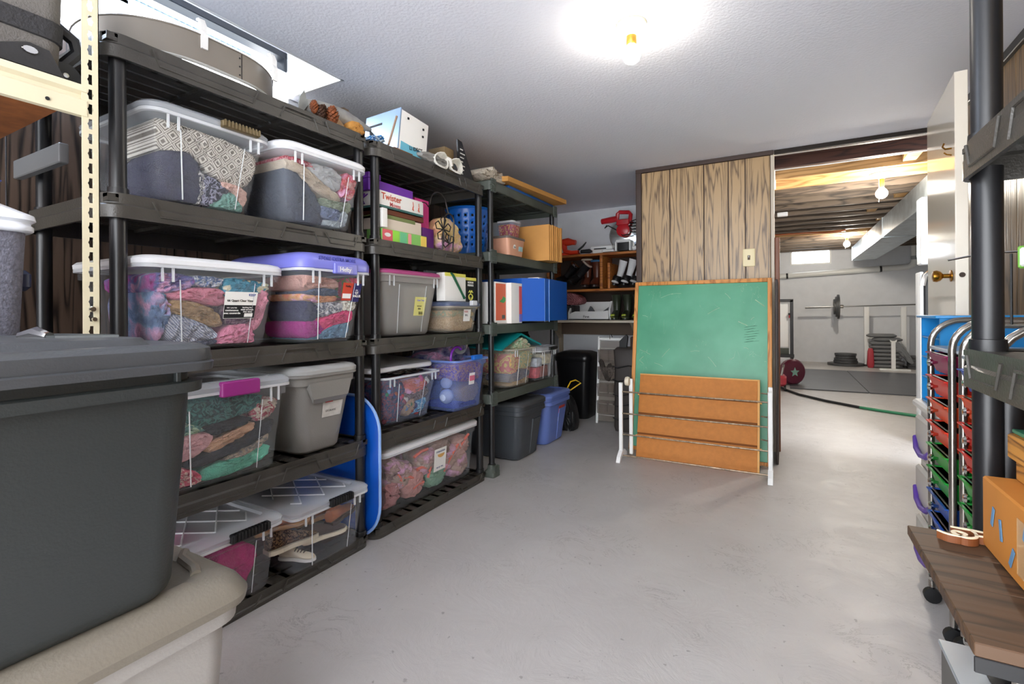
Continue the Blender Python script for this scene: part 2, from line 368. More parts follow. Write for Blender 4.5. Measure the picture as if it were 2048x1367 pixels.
# ---------------------------------------------------------------- windows
w1 = struct('window_1', MB().box(XL-.10, XL+.0, WY0, WY1, 2.15, 2.175).box(XL-.06, XL-.01, WY0, WY1, 2.17, 2.20).box(XL-.06, XL-.01, WY0, WY1, 2.385, 2.415)
            .box(XL-.06, XL-.01, WY0, WY0+.05, 2.06, 2.5).box(XL-.06, XL-.01, 0.30, .34, 2.06, 2.40).box(XL-.06, XL-.01, .99, 1.03, 2.06, 2.40), M_whitelid)
MB().box(XL-.045, XL-.04, WY0, WY1, 2.20, 2.385).build('pane', mat('sunlit_frosted_pane', 'ffffff', .4, emit=3.0), w1, 0)
MB().rbox(XL-.07, XL-.0, WY0, WY1-.01, 2.485, 2.52, b=.003).rbox(XL-.07, XL-.0, WY1-.03, WY1-.012, 2.415, 2.5, b=.003).build('window_frame', mat('shadow_dark_frame', '20242c', .4), w1, 0)  # frame strip, the shadow above the corrugated band put into its dark colour
cm = MB(); pr = []
for k in range(401):
    yy = WY0+(WY1-WY0-.02)*k/400; pr.append((XL-.30+.012*sin(k*1.3), yy))
cm.add([(x, yy, z) for z in (2.3, 2.75) for x, yy in pr], [(k, k+1, k+1+401, k+401) for k in range(400)])
cm.build('corrugated_well', mat('blue_grey_corrugated', '6f8796', .45, metal=.3), w1, 30)
w2 = struct('window_2', MB().box(.10, .83, YG-.015, YG+.02, 2.03, 2.06).box(.10, .83, YG-.015, YG+.02, 2.30, 2.33).box(.10, .13, YG-.015, YG+.02, 2.06, 2.3).box(.80, .83, YG-.015, YG+.02, 2.06, 2.3), M_white)
MB().box(.13, .80, YG+.03, YG+.04, 2.06, 2.3).build('pane', mat('daylight_pane', 'f7fbff', .4, emit=5.0), w2, 0)
# ---------------------------------------------------------------- ceiling lamps
def bulb_light(name, c, z_top, z_bulb, r, label, strength, group=None, porcelain='f3e3b8', base_r=.062, chain=True):
    t = E(name, (c[0], c[1], z_top), label, 'lamp', group)
    MB().lathe([(base_r, z_top), (base_r, z_top-.012), (base_r*.86, z_top-.02), (base_r*.45, z_top-.028), (.022, z_top-.05)], (c[0], c[1], 0), 28).build('base', mat('porcelain', porcelain, .25), t)
    MB().lathe([(.021, z_top-.045), (.021, z_bulb+r*1.25), (.017, z_bulb+r*1.1)], (c[0], c[1], 0), 18).build('socket', mat('brass_socket', 'b5903f', .3, metal=.8), t)
    pr = [(r*sin(a), -r*cos(a)) for a in [pi*.02+pi*.70*k/12 for k in range(13)]]+[(r*.5, r*.95), (.014, r*1.25)]
    MB().lathe([(a, z_bulb+b) for a, b in pr], (c[0], c[1], 0), 20).build('bulb', mat('lit_bulb_'+name, 'fff6e6', .3, emit=strength), t)
    if chain: MB().tube([(c[0]-.02, c[1]-.012, z_top-.04), (c[0]-.022, c[1]-.014, z_bulb-r*1.7)], .0018, 5).build('pull_chain', M_white, t)
    return t
bulb_light('ceiling_lamp', (-.56, 2.05), ZC, 2.142, .038, 'bare lit bulb in cream porcelain holder on the storage room ceiling', BULB_MAIN, chain=False)
bulb_light('ceiling_lamp', (-.35, -.75), ZC, 2.155, .036, 'added unseen bulb on the ceiling behind the camera to brighten the storage room', BULB_FILL, chain=False)  # added bulb, out of view behind the camera, to brighten the racks
bulb_light('joist_lamp', (.754, 5.41), 2.28, 2.10, .045, 'lit bare bulb with pull chain under the light-coloured joist, nearer of the gym bulbs', BULB_GYM, porcelain='c9cdd0', base_r=.09)
bulb_light('joist_lamp', (.87, 9.5), 2.28, 2.13, .045, 'lit bare bulb far back in the gym near the small window', BULB_GYM, porcelain='c9cdd0', base_r=.09)
# ---------------------------------------------------------------- door
d1 = struct('door_1', MB().rr(0, 0, [(.0225, .36, .003, .03), (.0225, .36, .003, 2.11)], m=Matrix.Translation((.703, 3.20, 0)) @ Matrix.Rotation(radians(-3.8), 4, 'Z')), mat('glossy_cream_paint', 'ece3d2', .12, coat=.4), 0)
M_brass = mat('aged_brass', '9a6a22', .25, metal=.9)
mk = Matrix.Translation((.703, 3.20, 0)) @ Matrix.Rotation(radians(-3.8), 4, 'Z')
MB().lathe([(.006, 0), (.026, .003), (.026, .008), (.010, .012), (.010, .032), (.022, .042), (.027, .055), (.024, .068), (.012, .072)], n=20, m=mk @ Matrix.Translation((-.0225, -.30, 1.215)) @ Matrix.Rotation(-pi/2, 4, 'Y')).build('door_handle', M_brass, d1)
MB().lathe([(.004, 0), (.011, .001), (.011, .003)], n=14, m=mk @ Matrix.Translation((0, -.36, 1.215)) @ Matrix.Rotation(pi/2, 4, 'X')).build('latch_hole', mat('latch_brown', '3a2a1e', .6), d1)
MB().tube([(-.023, -.30, 1.79), (-.045, -.30, 1.79), (-.055, -.305, 1.80), (-.05, -.31, 1.815)], .004, 6, m=mk).tube([(-.023, -.30, 1.76), (-.04, -.30, 1.765), (-.05, -.3, 1.775)], .003, 6, m=mk).build('coat_hook', M_brass, d1)
# light switch
sw = E('light_switch', (-.242, YP-.002, 1.47), 'cream light switch plate on the light wood panelling', 'switch')
MB().rbox(-.285, -.199, YP-.008, YP, 1.405, 1.54, b=.003).build('plate', mat('cream_plate', 'e9d9a8', .35), sw)
MB().rbox(-.251, -.233, YP-.012, YP-.006, 1.455, 1.49, b=.002).build('switch_slot', mat('switch_brown', '4a3520', .5), sw)
MB().rbox(-.246, -.238, YP-.022, YP-.01, 1.472, 1.486, b=.002).build('toggle', M_paper, sw)
# ---------------------------------------------------------------- racks
def rack(label, x0, x1, y0, y1, zs, m, mp, style='black', rad=.0215, group=None, posts=True, sign=1, name='shelving_rack'):
    """x1 = front edge when sign=+1"""
    t = E(name, ((x0+x1)/2, (y0+y1)/2, 0), label, 'shelving', group)
    cx, cy, hx, hy = (x0+x1)/2, (y0+y1)/2, (x1-x0)/2, (y1-y0)/2
    H = .072 if style == 'black' else .062
    for i, z in enumerate(zs):
        b = MB(); zb = z-H if i else 0.0
        r = .05 if style == 'black' else .02
        fl = .006 if style == 'black' else 0
        lv = [(hx-.010, hy-.010, r, z-.006), (hx-.006, hy-.006, r, z), (hx-fl, hy-fl, r, z-.006), (hx-fl, hy-fl, r, z-.03), (hx, hy, r, z-.036), (hx, hy, r, zb), (hx-.008, hy-.008, r-.005, zb), (hx-.012, hy-.012, r-.005, z-.012)]
        b.rr(cx, cy, lv+[lv[0]], False, False, seg=5)
        # deck: bars with slots
        d0 = z-.014; d1 = z-.004
        for k in range(4): b.box(x0+.01, x1-.01, y0+.01+(y1-y0-.05)*k/3, y0+.04+(y1-y0-.05)*k/3, d0-.012, d1)
        n = 9
        for k in range(n):
            xx = x0+.008+(x1-x0-.075)*k/(n-1); b.box(xx, xx+.056, y0+.01, y1-.01, d0, d1)
        for k in range(13):
            yy = y0+.03+(y1-y0-.07)*k/12; b.box(x1-.16, x1-.01, yy, yy+.02, d0, d1)
        s = b.build('shelf', m, t, 40)
        # raised trapezoid bosses on the front fascia
        e = MB(); xf = x1 if sign > 0 else x0; sg = 1 if sign > 0 else -1
        if style == 'black':
            Lh = (y1-y0)
            for c0, c1, up in ((.12, .46, False), (.55, .72, True), (.76, .93, False)):
                a, c = y0+Lh*c0, y0+Lh*c1; zt, zl = (z-.012, z-.055) if not up else (z-.018, z-.062)
                if i == 0: zt, zl = z-.008, z-.036
                pts = [(a, zl), (a+.02, zt), (c-.02, zt), (c, zl)] if up else [(a, zt), (a+.02, zl), (c-.02, zl), (c, zt)]
                e.tube([(xf+sg*.0005, p, q) for p, q in pts], .0032, 6)
        else:
            e.box(xf-.002, xf+.003, y0+.07, y1-.07, z-.058, z-.052).box(xf-.002, xf+.003, y0+.07, y1-.07, z-.008, z-.003)
            for yy in (y0+.035, y1-.035):
                for k in (-2, -1, 0, 1, 2): e.box(xf-.002, xf+.008, yy+k*.013-.002, yy+k*.013+.002, z-.075 if i else 0, z+.012)
                for q in (0, -.03, -.06): e.box(xf-.002, xf+.007, yy-.034, yy+.034, z+q-.002 if i or q > -.05 else 0.01, z+q+.002 if i or q > -.05 else .014)
        e.build('rib_moulding', m, s, 40)
    if posts:
        for i in range(len(zs)-1):
            for px in (x0+.04, x1-.04 if style == 'black' else x1-.03):
                for py in (y0+.048, y1-.027):
                    b = MB().lathe([(rad, zs[i]-.02), (rad, zs[i+1]-.05)], (px, py, 0), 18)
                    b.lathe([(rad+.006, zs[i]-.02), (rad+.004, zs[i]+.018), (rad, zs[i]+.019)], (px, py, 0), 18)
                    b.build('post', mp, t, 40)
    return t
ZS = [.05, .488, .942, 1.413, 1.874]
rack('black resin shelving rack holding the six largest clothes totes, nearest the window', -2.28, -1.668, .645, 1.648, ZS, M_black, M_blackpost)
rack('black resin shelving rack holding boxed games and a pastel bag, middle of the left wall', -2.28, -1.668, 1.676, 2.655, ZS, M_black, M_blackpost)
ZR = [.06, .535, .985, 1.455, 1.915]
r3 = rack('grey-green resin rack with ribbed collars holding the bright blue box, farthest along the left wall', -2.24, -1.645, 2.672, 3.71, ZR, M_greyresin, M_blackpost, style='grey', rad=.019)
for o in [c for c in r3.children if c.name.startswith('shelf')][:1]:
    for c in list(o.children): bpy.data.objects.remove(c)
    bpy.data.objects.remove(o)
for c in [c for c in r3.children if c.name.startswith('post') and c.bound_box[0][2] < .1 and c.bound_box[0][0] > .1 and c.bound_box[0][1] > .1]: bpy.data.objects.remove(c)
for px in (-2.20, -1.675):
    for py in (2.72, 3.683):
        if px > -2 and py > 3: continue
        b = MB().rr(px, py, [(.04, .045, .015, 0), (.04, .045, .015, .03), (.026, .028, .02, .05), (.024, .026, .02, .075)])
        for k in (-2, -1, 0, 1, 2): b.box(px+.024, px+.042, py+k*.012-.002, py+k*.012+.002, .0, .07)
        b.build('ribbed_foot', M_greyresin, r3, 40)

# ---------------------------------------------------------------- totes
class Tote:
    def __init__(s, name, label, x1, y0, y1, z0, h, depth=.50, mb=M_clear, ml=M_whitelid, taper=.035, r=.035, lid=True, lidh=.028, rim=True, group=None, seam=.2, cat='storage bin', lidlip=.010, rimm=None, yaw=0, pattern=False):
        s.x1, s.y0, s.y1, s.z0, s.h, s.depth, s.taper = x1, y0, y1, z0, h, depth, taper
        cx, cy = x1-depth/2, (y0+y1)/2; hx, hy = depth/2, (y1-y0)/2
        s.t = t = E(name, (cx, cy, z0), label, cat, group)
        if yaw: s.yaw = yaw
        hb = h-(lidh if lid else 0)
        b = MB(); a = lidlip
        lv = [(hx-a-taper-.012, hy-a-taper-.012, r-.01, z0+.001), (hx-a-taper, hy-a-taper, r, z0+.014)]
        lv += [(hx-a-.012-(taper-.012)*(1-k), hy-a-.012-(taper-.012)*(1-k), r, z0+.014+(hb*.86-.014)*k) for k in (.25, .5, .75, 1)]
        lv += [(hx-a-.002, hy-a-.002, r, z0+hb*.865), (hx-a-.001, hy-a-.001, r, z0+hb-.001)]
        b.rr(cx, cy, lv, True, False, seg=6)
        s.body = b.build('body', mb, t, 50)
        s.hb = hb; s.cx, s.cy, s.hx, s.hy, s.a = cx, cy, hx, hy, a
        if rim:
            q = MB(); zz = z0+hb
            lvr = [(hx-a-.003, hy-a-.003, r, zz-.012), (hx-.003, hy-.003, r, zz-.012), (hx-.003, hy-.003, r, zz-.002), (hx-a-.003, hy-a-.003, r, zz-.002)]
            q.rr(cx, cy, lvr+[lvr[0]], False, False, seg=6); q.build('rim', rimm or (M_clearrim if mb in (M_clear, M_clearlav) else mb), t, 50)
        if seam:
            mr_ = M_clearrim if mb in (M_clear, M_clearlav, M_clearwarm, M_frost) else mb
            for ua, ub, rd in ((seam, seam*1.02, .0022), (1-seam*.9, 1-seam, .0014)):
                f0, f1 = s.P(ua, .04, 0), s.P(ub, .86, 0); f0.x = s.S(.04)+.0015; f1.x = s.S(.86)+.0015; MB().tube([f0, f1], rd, 6).build('rib', mr_, t, 50)
            for sgy in (y0+.06, y0+.09, y1-.06, y1-.09):
                MB().box(x1-a-.005, x1-a+.001, sgy, sgy+.006, z0+hb*.80, z0+hb-.01).build('rib', mr_, t, 50)
        if lid:
            q = MB(); zz = z0+hb; e = 0
            q.rr(cx, cy, [(hx-.004, hy-.004, r+.01, zz-.004), (hx, hy, r+.012, zz), (hx+.001, hy+.001, r+.012, zz+lidh*.45), (hx-.008, hy-.008, r+.01, zz+lidh*.8), (hx-.03, hy-.03, r, zz+lidh), (hx-.05, hy-.05, r, zz+lidh), (hx-.056, hy-.056, r, zz+lidh*.7)], True, True, seg=6)
            s.lid = q.build('lid', ml, t, 40)
            if pattern:
                q = MB(); zt = zz+lidh*.7+.002
                for k in range(-4, 5):
                    for sg in (1, -1):
                        p0 = (cx-hx+.07, cy+k*.11-sg*.11, zt); p1 = (cx+hx-.07, cy+k*.11+sg*.11, zt)
                        lo, hi = y0+.06, y1-.06
                        pts = []
                        for u in range(11):
                            yy = p0[1]+(p1[1]-p0[1])*u/10
                            if lo <= yy <= hi: pts.append((p0[0]+(p1[0]-p0[0])*u/10, yy, zt))
                        if len(pts) > 1: q.tube(pts, .003, 5)
                q.build('lid_rib', M_clearrim, s.lid, 40)
    def P(s, u, t, d):
        """front-plane point: u along y (0..1), t up (0..1), d behind the inner front face"""
        u = min(.98, max(.02, u)); t = min(.97, max(.035, t)); k = t; tp = s.taper*(1-k); g = s.a+.012+tp
        return Vector((s.cx+s.hx-g-d, s.y0+g+.004+(s.y1-s.y0-2*g-.008)*u, s.z0+.004+(s.hb*.97-.006)*t))
    def fill(s, items, depth=None, wr=.005, bulge=.02):
        dp = depth or s.depth*.55; k = 0
        for it in items:
            nm, poly, m, lab = it[:4]; cat = it[4] if len(it) > 4 else 'clothing'
            k += 1
            o = lump(nm, [(min(.985, max(.015, a)), min(.93, max(.02, b))) for a, b in poly], s.P, dp*(.8+.4*random.random()), m, seed=random.random()*50, bulge=bulge*(.3+.4*random.random()), wr=wr)
            tag(o, lab, cat)
    def latch(s, u0, u1, m, z=None, name='latch', h=.026, dx=.014, ridges=False):
        y0 = s.y0+(s.y1-s.y0)*u0; y1 = s.y0+(s.y1-s.y0)*u1; z = z or s.z0+s.hb+.012
        b = MB().rbox(s.x1-.012, s.x1+dx, y0, y1, z-h, z+h*.5, b=.004)
        if ridges:
            n = int((y1-y0)/.012)
            for k in range(n): b.rbox(s.x1-.005, s.x1+dx+.003, y0+.006+k*.012, y0+.012+k*.012, z-h*.8, z+h*.5+.002, b=.001)
        return b.build(name, m, s.t)
    def S(s, t):
        k = min(1, max(0, (s.hb*t-.014)/(s.hb*.86-.014)))
        return s.cx+s.hx-s.a-.012-(s.taper-.012)*(1-k)
    def sticker(s, u0, u1, t0, t1, m, tilt=0, name='sticker', dx=0):
        a, b_, c, d = s.P(u0, t0, 0), s.P(u1, t0, 0), s.P(u1, t1, 0), s.P(u0, t1, 0)
        x = max(a.x, c.x)+.004
        fb = lambda p, k: (p.x+.003+k, p.y, p.z)
        a, b_, c, d = (Vector((s.S(t_), p.y, p.z)) for p, t_ in ((a, t0), (b_, t0), (c, t1), (d, t1)))
        fb = lambda p, k: (p.x+.0012+dx+k, p.y, p.z)
        q = MB().add([fb(a, 0), fb(b_, 0), fb(c, 0), fb(d, 0), fb(a, .0008), fb(b_, .0008), fb(c, .0008), fb(d, .0008)], [(0, 3, 2, 1), (4, 5, 6, 7), (0, 1, 5, 4), (1, 2, 6, 5), (2, 3, 7, 6), (3, 0, 4, 7)])
        return q.build(name, m, s.t, 0)
    def write(s, body, u, t, size, m, par=None, dx=.0042, rot=0, align='CENTER'):
        p = s.P(u, t, 0); return text(body, (s.S(t)+.0028+(dx-.0042), p.y, p.z), size, m, par or s.t, '+X', rot=rot, align=align)
F = fabric
# A --- top row left
A = Tote('storage_tote', 'clear lidded tote with patterned blanket, upper shelf nearest the window', -1.635, .735, 1.15, 1.415, .30, ml=M_clearlid, taper=.045, r=.05)
A.fill([
 ('blanket', [(.02, .93), (.35, .92), (.7, .90), (.98, .80), (.97, .42), (.7, .40), (.52, .46), (.36, .64), (.2, .66), (.02, .55)], F('d9d3c8', 'diamond', '7d756c', 42), 'cream blanket with brown diamond pattern folded in the upper tote', 'blanket'),
 ('jacket', [(.0, .52), (.18, .63), (.33, .6), (.42, .46), (.45, .2), (.42, .02), (.05, .02)], F('2a2a48', 'plain'), 'navy quilted jacket pressed in the corner below the diamond blanket'),
 ('scarf', [(.40, .44), (.46, .42), (.47, .2), (.43, .02), (.38, .02), (.42, .2)], F('c9c6c6', 'print', '3a3a44', 60), 'narrow speckled white scarf hanging between two navy clothes'),
 ('hoodie', [(.45, .42), (.6, .38), (.76, .3), (.66, .16), (.56, .03), (.45, .02)], F('2b2c3c', 'print', '9d9cb4', 26), 'dark navy hoodie with pale script print under the blanket'),
 ('blouse', [(.62, .39), (.95, .36), (.98, .12), (.9, .14), (.8, .3), (.7, .28)], F('dcb4a6'), 'dusty pink blouse at the right of the blanket tote'),
 ('towel', [(.54, .05), (.66, .2), (.8, .28), (.88, .16), (.97, .1), (.96, .02), (.55, .02)], F('7fb3a7'), 'sea-green towel bunched at the bottom of the blanket tote', 'towel')])
A.latch(.52, .84, mat('brown_clasp', '6b5c40', .35, metal=.4), ridges=True, h=.016)
# B
B = Tote('storage_tote', 'clear tote with white lid beside the blanket tote on the same upper shelf', -1.60, 1.155, 1.592, 1.415, .30, taper=.045, r=.05)
B.fill([
 ('jeans', [(.02, .70), (.12, .74), (.26, .62), (.42, .45), (.55, .2), (.52, .02), (.03, .02)], F('3d4557'), 'dark slate jeans filling the lower left of the white-lidded upper tote'),
 ('throw', [(.02, .88), (.25, .86), (.5, .66), (.76, .56), (.76, .44), (.5, .5), (.28, .62), (.12, .75), (.02, .73)], F('cbbba6'), 'beige fleece throw wrapped over the slate jeans', 'blanket'),
 ('pyjamas', [(.02, .93), (.3, .93), (.4, .84), (.28, .86), (.02, .88)], F('b0394a', 'print', 'd9909a', 30), 'raspberry pyjamas at the top left of the white-lidded upper tote'),
 ('raincoat', [(.32, .93), (.72, .93), (.76, .6), (.5, .68), (.3, .84)], mat('silver_nylon', 'aeb0b2', .3, bump=.8, bscale=30, var=.3), 'silver grey raincoat crumpled at the top of the white-lidded upper tote'),
 ('shirt', [(.76, .93), (.97, .9), (.96, .5), (.82, .6), (.77, .5)], F('d8cfca', 'tie', 'c94a4f', 20), 'white and red patterned shirt at the upper right of the white-lidded tote'),
 ('sweater', [(.48, .46), (.74, .44), (.96, .48), (.97, .3), (.8, .34), (.56, .32)], F('8f9c86'), 'sage green sweater in the middle of the white-lidded upper tote'),
 ('chinos', [(.5, .32), (.7, .34), (.86, .28), (.88, .1), (.6, .16), (.52, .2)], F('6f7c9a'), 'faded blue chinos low in the white-lidded upper tote'),
 ('nightgown', [(.84, .32), (.96, .28), (.95, .03), (.56, .03), (.56, .14), (.82, .1)], F('a7b3ba'), 'pale grey-blue nightgown at the bottom right of the white-lidded upper tote')])
# C
C_ = Tote('storage_tote', 'clear white-lidded tote of pink clothes with black and white sticker, second shelf', -1.645, .722, 1.205, .944, .30, taper=.04, r=.04)
C_.fill([
 ('tunic', [(.01, .93), (.3, .93), (.34, .8), (.15, .7), (.02, .72)], F('b0469a', 'tie', '6f74b8', 22), 'purple and blue tie-dye tunic at the top left of the stickered tote'),
 ('shirt', [(.3, .93), (.56, .92), (.54, .8), (.36, .79)], F('6f86b5', 'print', 'e0e6ef', 28), 'blue and white print shirt near the top of the stickered tote'),
 ('leggings', [(.02, .7), (.12, .69), (.16, .5), (.1, .2), (.02, .12)], F('33507f', 'tie', '7f9cc8', 12), 'denim-blue leggings at the far left of the stickered tote'),
 ('hoodie', [(.15, .71), (.34, .78), (.58, .76), (.6, .58), (.5, .55), (.3, .62), (.16, .62)], F('e48aa2'), 'rose pink hoodie folded through the middle of the stickered tote'),
 ('trousers', [(.16, .6), (.3, .6), (.5, .5), (.58, .3), (.48, .28), (.3, .4), (.17, .46)], F('b5946c'), 'tan trousers slanting across the stickered tote'),
 ('jumper', [(.1, .2), (.16, .44), (.3, .38), (.46, .28), (.56, .14), (.4, .1), (.2, .06)], F('c9ccd8', 'stripe', '8d93ab', 60), 'knitted white and grey striped jumper low in the stickered tote'),
 ('skirt', [(.04, .1), (.2, .05), (.4, .09), (.56, .1), (.52, .01), (.06, .01)], F('5c6078'), 'slate skirt along the bottom left of the stickered tote'),
 ('blouse', [(.58, .93), (.8, .9), (.96, .86), (.95, .78), (.75, .66), (.6, .66), (.57, .8)], F('3b93b0', 'floral', 'e8e4c8', 34), 'turquoise and yellow floral blouse at the upper right of the stickered tote'),
 ('cardigan', [(.6, .64), (.76, .64), (.86, .56), (.86, .34), (.7, .3), (.62, .34)], F('6a4a66', 'print', '8f6f80', 18), 'plum cardigan behind the black and white sticker'),
 ('sweatshirt', [(.88, .78), (.98, .76), (.97, .3), (.9, .2), (.86, .36), (.86, .6)], F('ee9db4'), 'light pink sweatshirt standing at the right end of the stickered tote'),
 ('fleece', [(.56, .02), (.58, .16), (.66, .28), (.8, .3), (.86, .26), (.93, .12), (.92, .01)], F('ee93b4'), 'pink fleece in a heap at the bottom right of the stickered tote')], bulge=.03, wr=.007)
st = C_.sticker(.55, .84, .38, .74, M_paper); stb = C_.sticker(.552, .838, .385, .56, M_ink, dx=.0008)
C_.write('KEEP', .79, .70, .012, mat('label_blue', '2c4a90', .5), st); C_.write('66 Quart Clear View', .69, .62, .011, M_ink, st)
C_.write('66 Litres\ncontenance\navec couvercle', .62, .49, .010, M_paper, st, .0052); C_.write('latching bin\nstack and store\nclear view', .76, .50, .0075, M_paper, st, .0052)
C_.sticker(.74, .82, .40, .45, M_paper, dx=.0014)
# D
M_lav = mat('lavender_lid', '7d7fd6', .3)
D = Tote('storage_tote', 'clear tote with tall lavender lid and red and navy sticker, second shelf', -1.575, 1.212, 1.588, .944, .355, ml=M_lav, lidh=.06, taper=.05, r=.05)
D.fill([
 ('jacket', [(.02, .93), (.2, .93), (.55, .9), (.56, .76), (.3, .78), (.05, .72)], F('d9a79a'), 'peach jacket at the top of the lavender-lidded tote'),
 ('jeans', [(.1, .74), (.3, .77), (.56, .75), (.6, .68), (.4, .66), (.15, .66)], F('54627f'), 'blue jeans in a thin fold in the lavender-lidded tote'),
 ('shirt', [(.03, .68), (.15, .66), (.35, .66), (.58, .66), (.56, .58), (.3, .56), (.05, .58)], F('d86f5a', 'tie', 'e4b07a', 18), 'coral and orange shirt folded in the lavender-lidded tote'),
 ('coat', [(.01, .58), (.2, .55), (.26, .42), (.2, .3), (.02, .3)], F('2c2c55'), 'navy coat showing at the left end of the lavender-lidded tote'),
 ('scarf', [(.24, .56), (.6, .57), (.7, .55), (.72, .44), (.5, .4), (.4, .36), (.27, .4)], F('cfcfd4', 'print', '6a6f82', 22), 'white and grey print scarf in the lavender-lidded tote', 'scarf'),
 ('cardigan', [(.74, .93), (.97, .93), (.97, .62), (.85, .6), (.74, .7)], F('d9566a', 'print', '7e8a55', 12), 'raspberry cardigan with green bits at the upper right of the lavender-lidded tote'),
 ('sock', [(.72, .58), (.85, .6), (.96, .58), (.95, .46), (.8, .44), (.72, .46)], F('e6e2d6'), 'fluffy white sock bundle at the right of the lavender-lidded tote'),
 ('blouse', [(.01, .28), (.18, .3), (.3, .3), (.42, .2), (.3, .08), (.02, .06)], F('b41d8e'), 'magenta blouse at the lower left of the lavender-lidded tote'),
 ('sweater', [(.26, .32), (.4, .35), (.55, .4), (.74, .44), (.93, .44), (.95, .28), (.7, .25), (.5, .22), (.34, .12)], F('e4407e'), 'hot pink knitted sweater across the lavender-lidded tote'),
 ('trousers', [(.08, .04), (.3, .08), (.45, .2), (.62, .24), (.9, .27), (.95, .05), (.6, .01), (.12, .01)], F('6c93b4'), 'light denim trousers at the bottom of the lavender-lidded tote')], bulge=.03, wr=.007)
D.latch(.40, .72, M_lav, name='latch', h=.03, dx=.008)
p = D.P(.55, .0, 0); text('STORE EXTRA MORE', (-1.576, 1.385, 1.278), .020, mat('lid_ink', '4b4fa8', .5), D.t, '+X', ext=.001)
MB().rbox(-1.575, -1.566, 1.375, 1.455, 1.224, 1.254, b=.002).build('badge', mat('badge_grey', '9a9ad8', .4), D.t); text('Hefty', (-1.565, 1.415, 1.239), .026, M_paper, D.t, '+X')
s1 = D.sticker(.60, .78, .60, .86, mat('sticker_red', 'c9452f', .5)); s2 = D.sticker(.78, .93, .58, .86, mat('sticker_navy', '26265e', .5)); D.sticker(.61, .76, .63, .70, M_paper, dx=.0008)
D.write('Hefty', .69, .81, .013, M_ink, s1); D.write('EXTRA\n52\nQT\nVALUE', .855, .74, .014, M_paper, s2)
# E
Ee = Tote('storage_tote', 'clear tote with magenta latch packed with dark and aqua clothes, third shelf', -1.63, .74, 1.22, .49, .345, ml=M_clearlid, taper=.035, r=.03)
Ee.fill([
 ('dress', [(.15, .93), (.8, .93), (.78, .76), (.5, .68), (.25, .66), (.12, .75)], F('2e5353', 'print', '47807c', 20), 'dark teal ruffled dress at the top of the magenta-latched tote'),
 ('scarf', [(.72, .74), (.82, .82), (.97, .84), (.97, .7), (.9, .6), (.78, .6)], F('dccdc0', 'print', 'b35a6a', 14), 'cream and rose scarf in the magenta-latched tote', 'scarf'),
 ('vest', [(.02, .75), (.14, .77), (.3, .66), (.34, .6), (.1, .6), (.02, .6)], F('6d9c98', 'print', 'bcd6b8', 12), 'pale green vest at the left of the magenta-latched tote'),
 ('top', [(.05, .58), (.34, .58), (.42, .5), (.32, .36), (.1, .3), (.02, .4)], F('e6b1b6'), 'blush pink top at the left of the magenta-latched tote'),
 ('leggings', [(.36, .64), (.6, .68), (.76, .64), (.7, .58), (.55, .55), (.42, .52)], F('23262c'), 'black leggings above the peach sleeve in the magenta-latched tote'),
 ('sleeve_shirt', [(.36, .42), (.5, .5), (.76, .6), (.78, .5), (.55, .4), (.4, .34)], F('e2b593'), 'peach shirt with its sleeve folded across the magenta-latched tote'),
 ('sweatpants', [(.34, .34), (.5, .36), (.8, .5), (.95, .58), (.95, .42), (.8, .34), (.55, .26), (.36, .22), (.2, .24)], F('2b2d36'), 'charcoal sweatpants in the middle of the magenta-latched tote'),
 ('belt', [(.5, .24), (.7, .28), (.85, .4), (.94, .4), (.92, .3), (.8, .24), (.6, .18)], F('c8b8a6', 'print', '8f8f8c', 20), 'cream knitted belt in the magenta-latched tote'),
 ('towel', [(.36, .04), (.33, .14), (.45, .2), (.7, .2), (.95, .28), (.95, .12), (.7, .04), (.45, .02)], F('6fd0b4'), 'aqua towel rolled along the bottom of the magenta-latched tote', 'towel'),
 ('mittens', [(.05, .26), (.2, .22), (.3, .14), (.32, .03), (.05, .02)], F('d8657d', 'print', 'f0c8c0', 18), 'pink and cream mittens at the lower left of the magenta-latched tote')], wr=.006)
Ee.latch(.42, .70, mat('magenta_latch', '9c2f84', .35), h=.034)
# F
M_greytote = mat('grey_tote', '86837f', .42, bump=.15, bscale=200)
Ft = Tote('storage_tote', 'opaque grey tote with light grey lid and half-torn sticker, third shelf', -1.63, 1.23, 1.565, .49, .36, mb=M_greytote, ml=mat('light_grey_lid', 'a9aaa8', .35), taper=.05, r=.055, lidh=.03, seam=0)
MB().rings([[(-1.648, 1.29, .765), (-1.648, 1.32, .70), (-1.648, 1.475, .70), (-1.648, 1.505, .765)], [(-1.632, 1.29, .785), (-1.632, 1.31, .72), (-1.632, 1.485, .72), (-1.632, 1.505, .785)]]).build('handle_hood', M_greytote, Ft.t)
s1 = Ft.sticker(.42, .84, .44, .64, mat('worn_sticker', 'cfccc6', .6, var=.15, vscale=30)); MB().rbox(-1.6555, -1.650, 1.385, 1.42, .695, .708, b=.0003).build('brand_patch', mat('patch_red', 'a84444', .5), s1)
Ft.write('STORAGE', .6, .52, .012, M_greytote, s1)
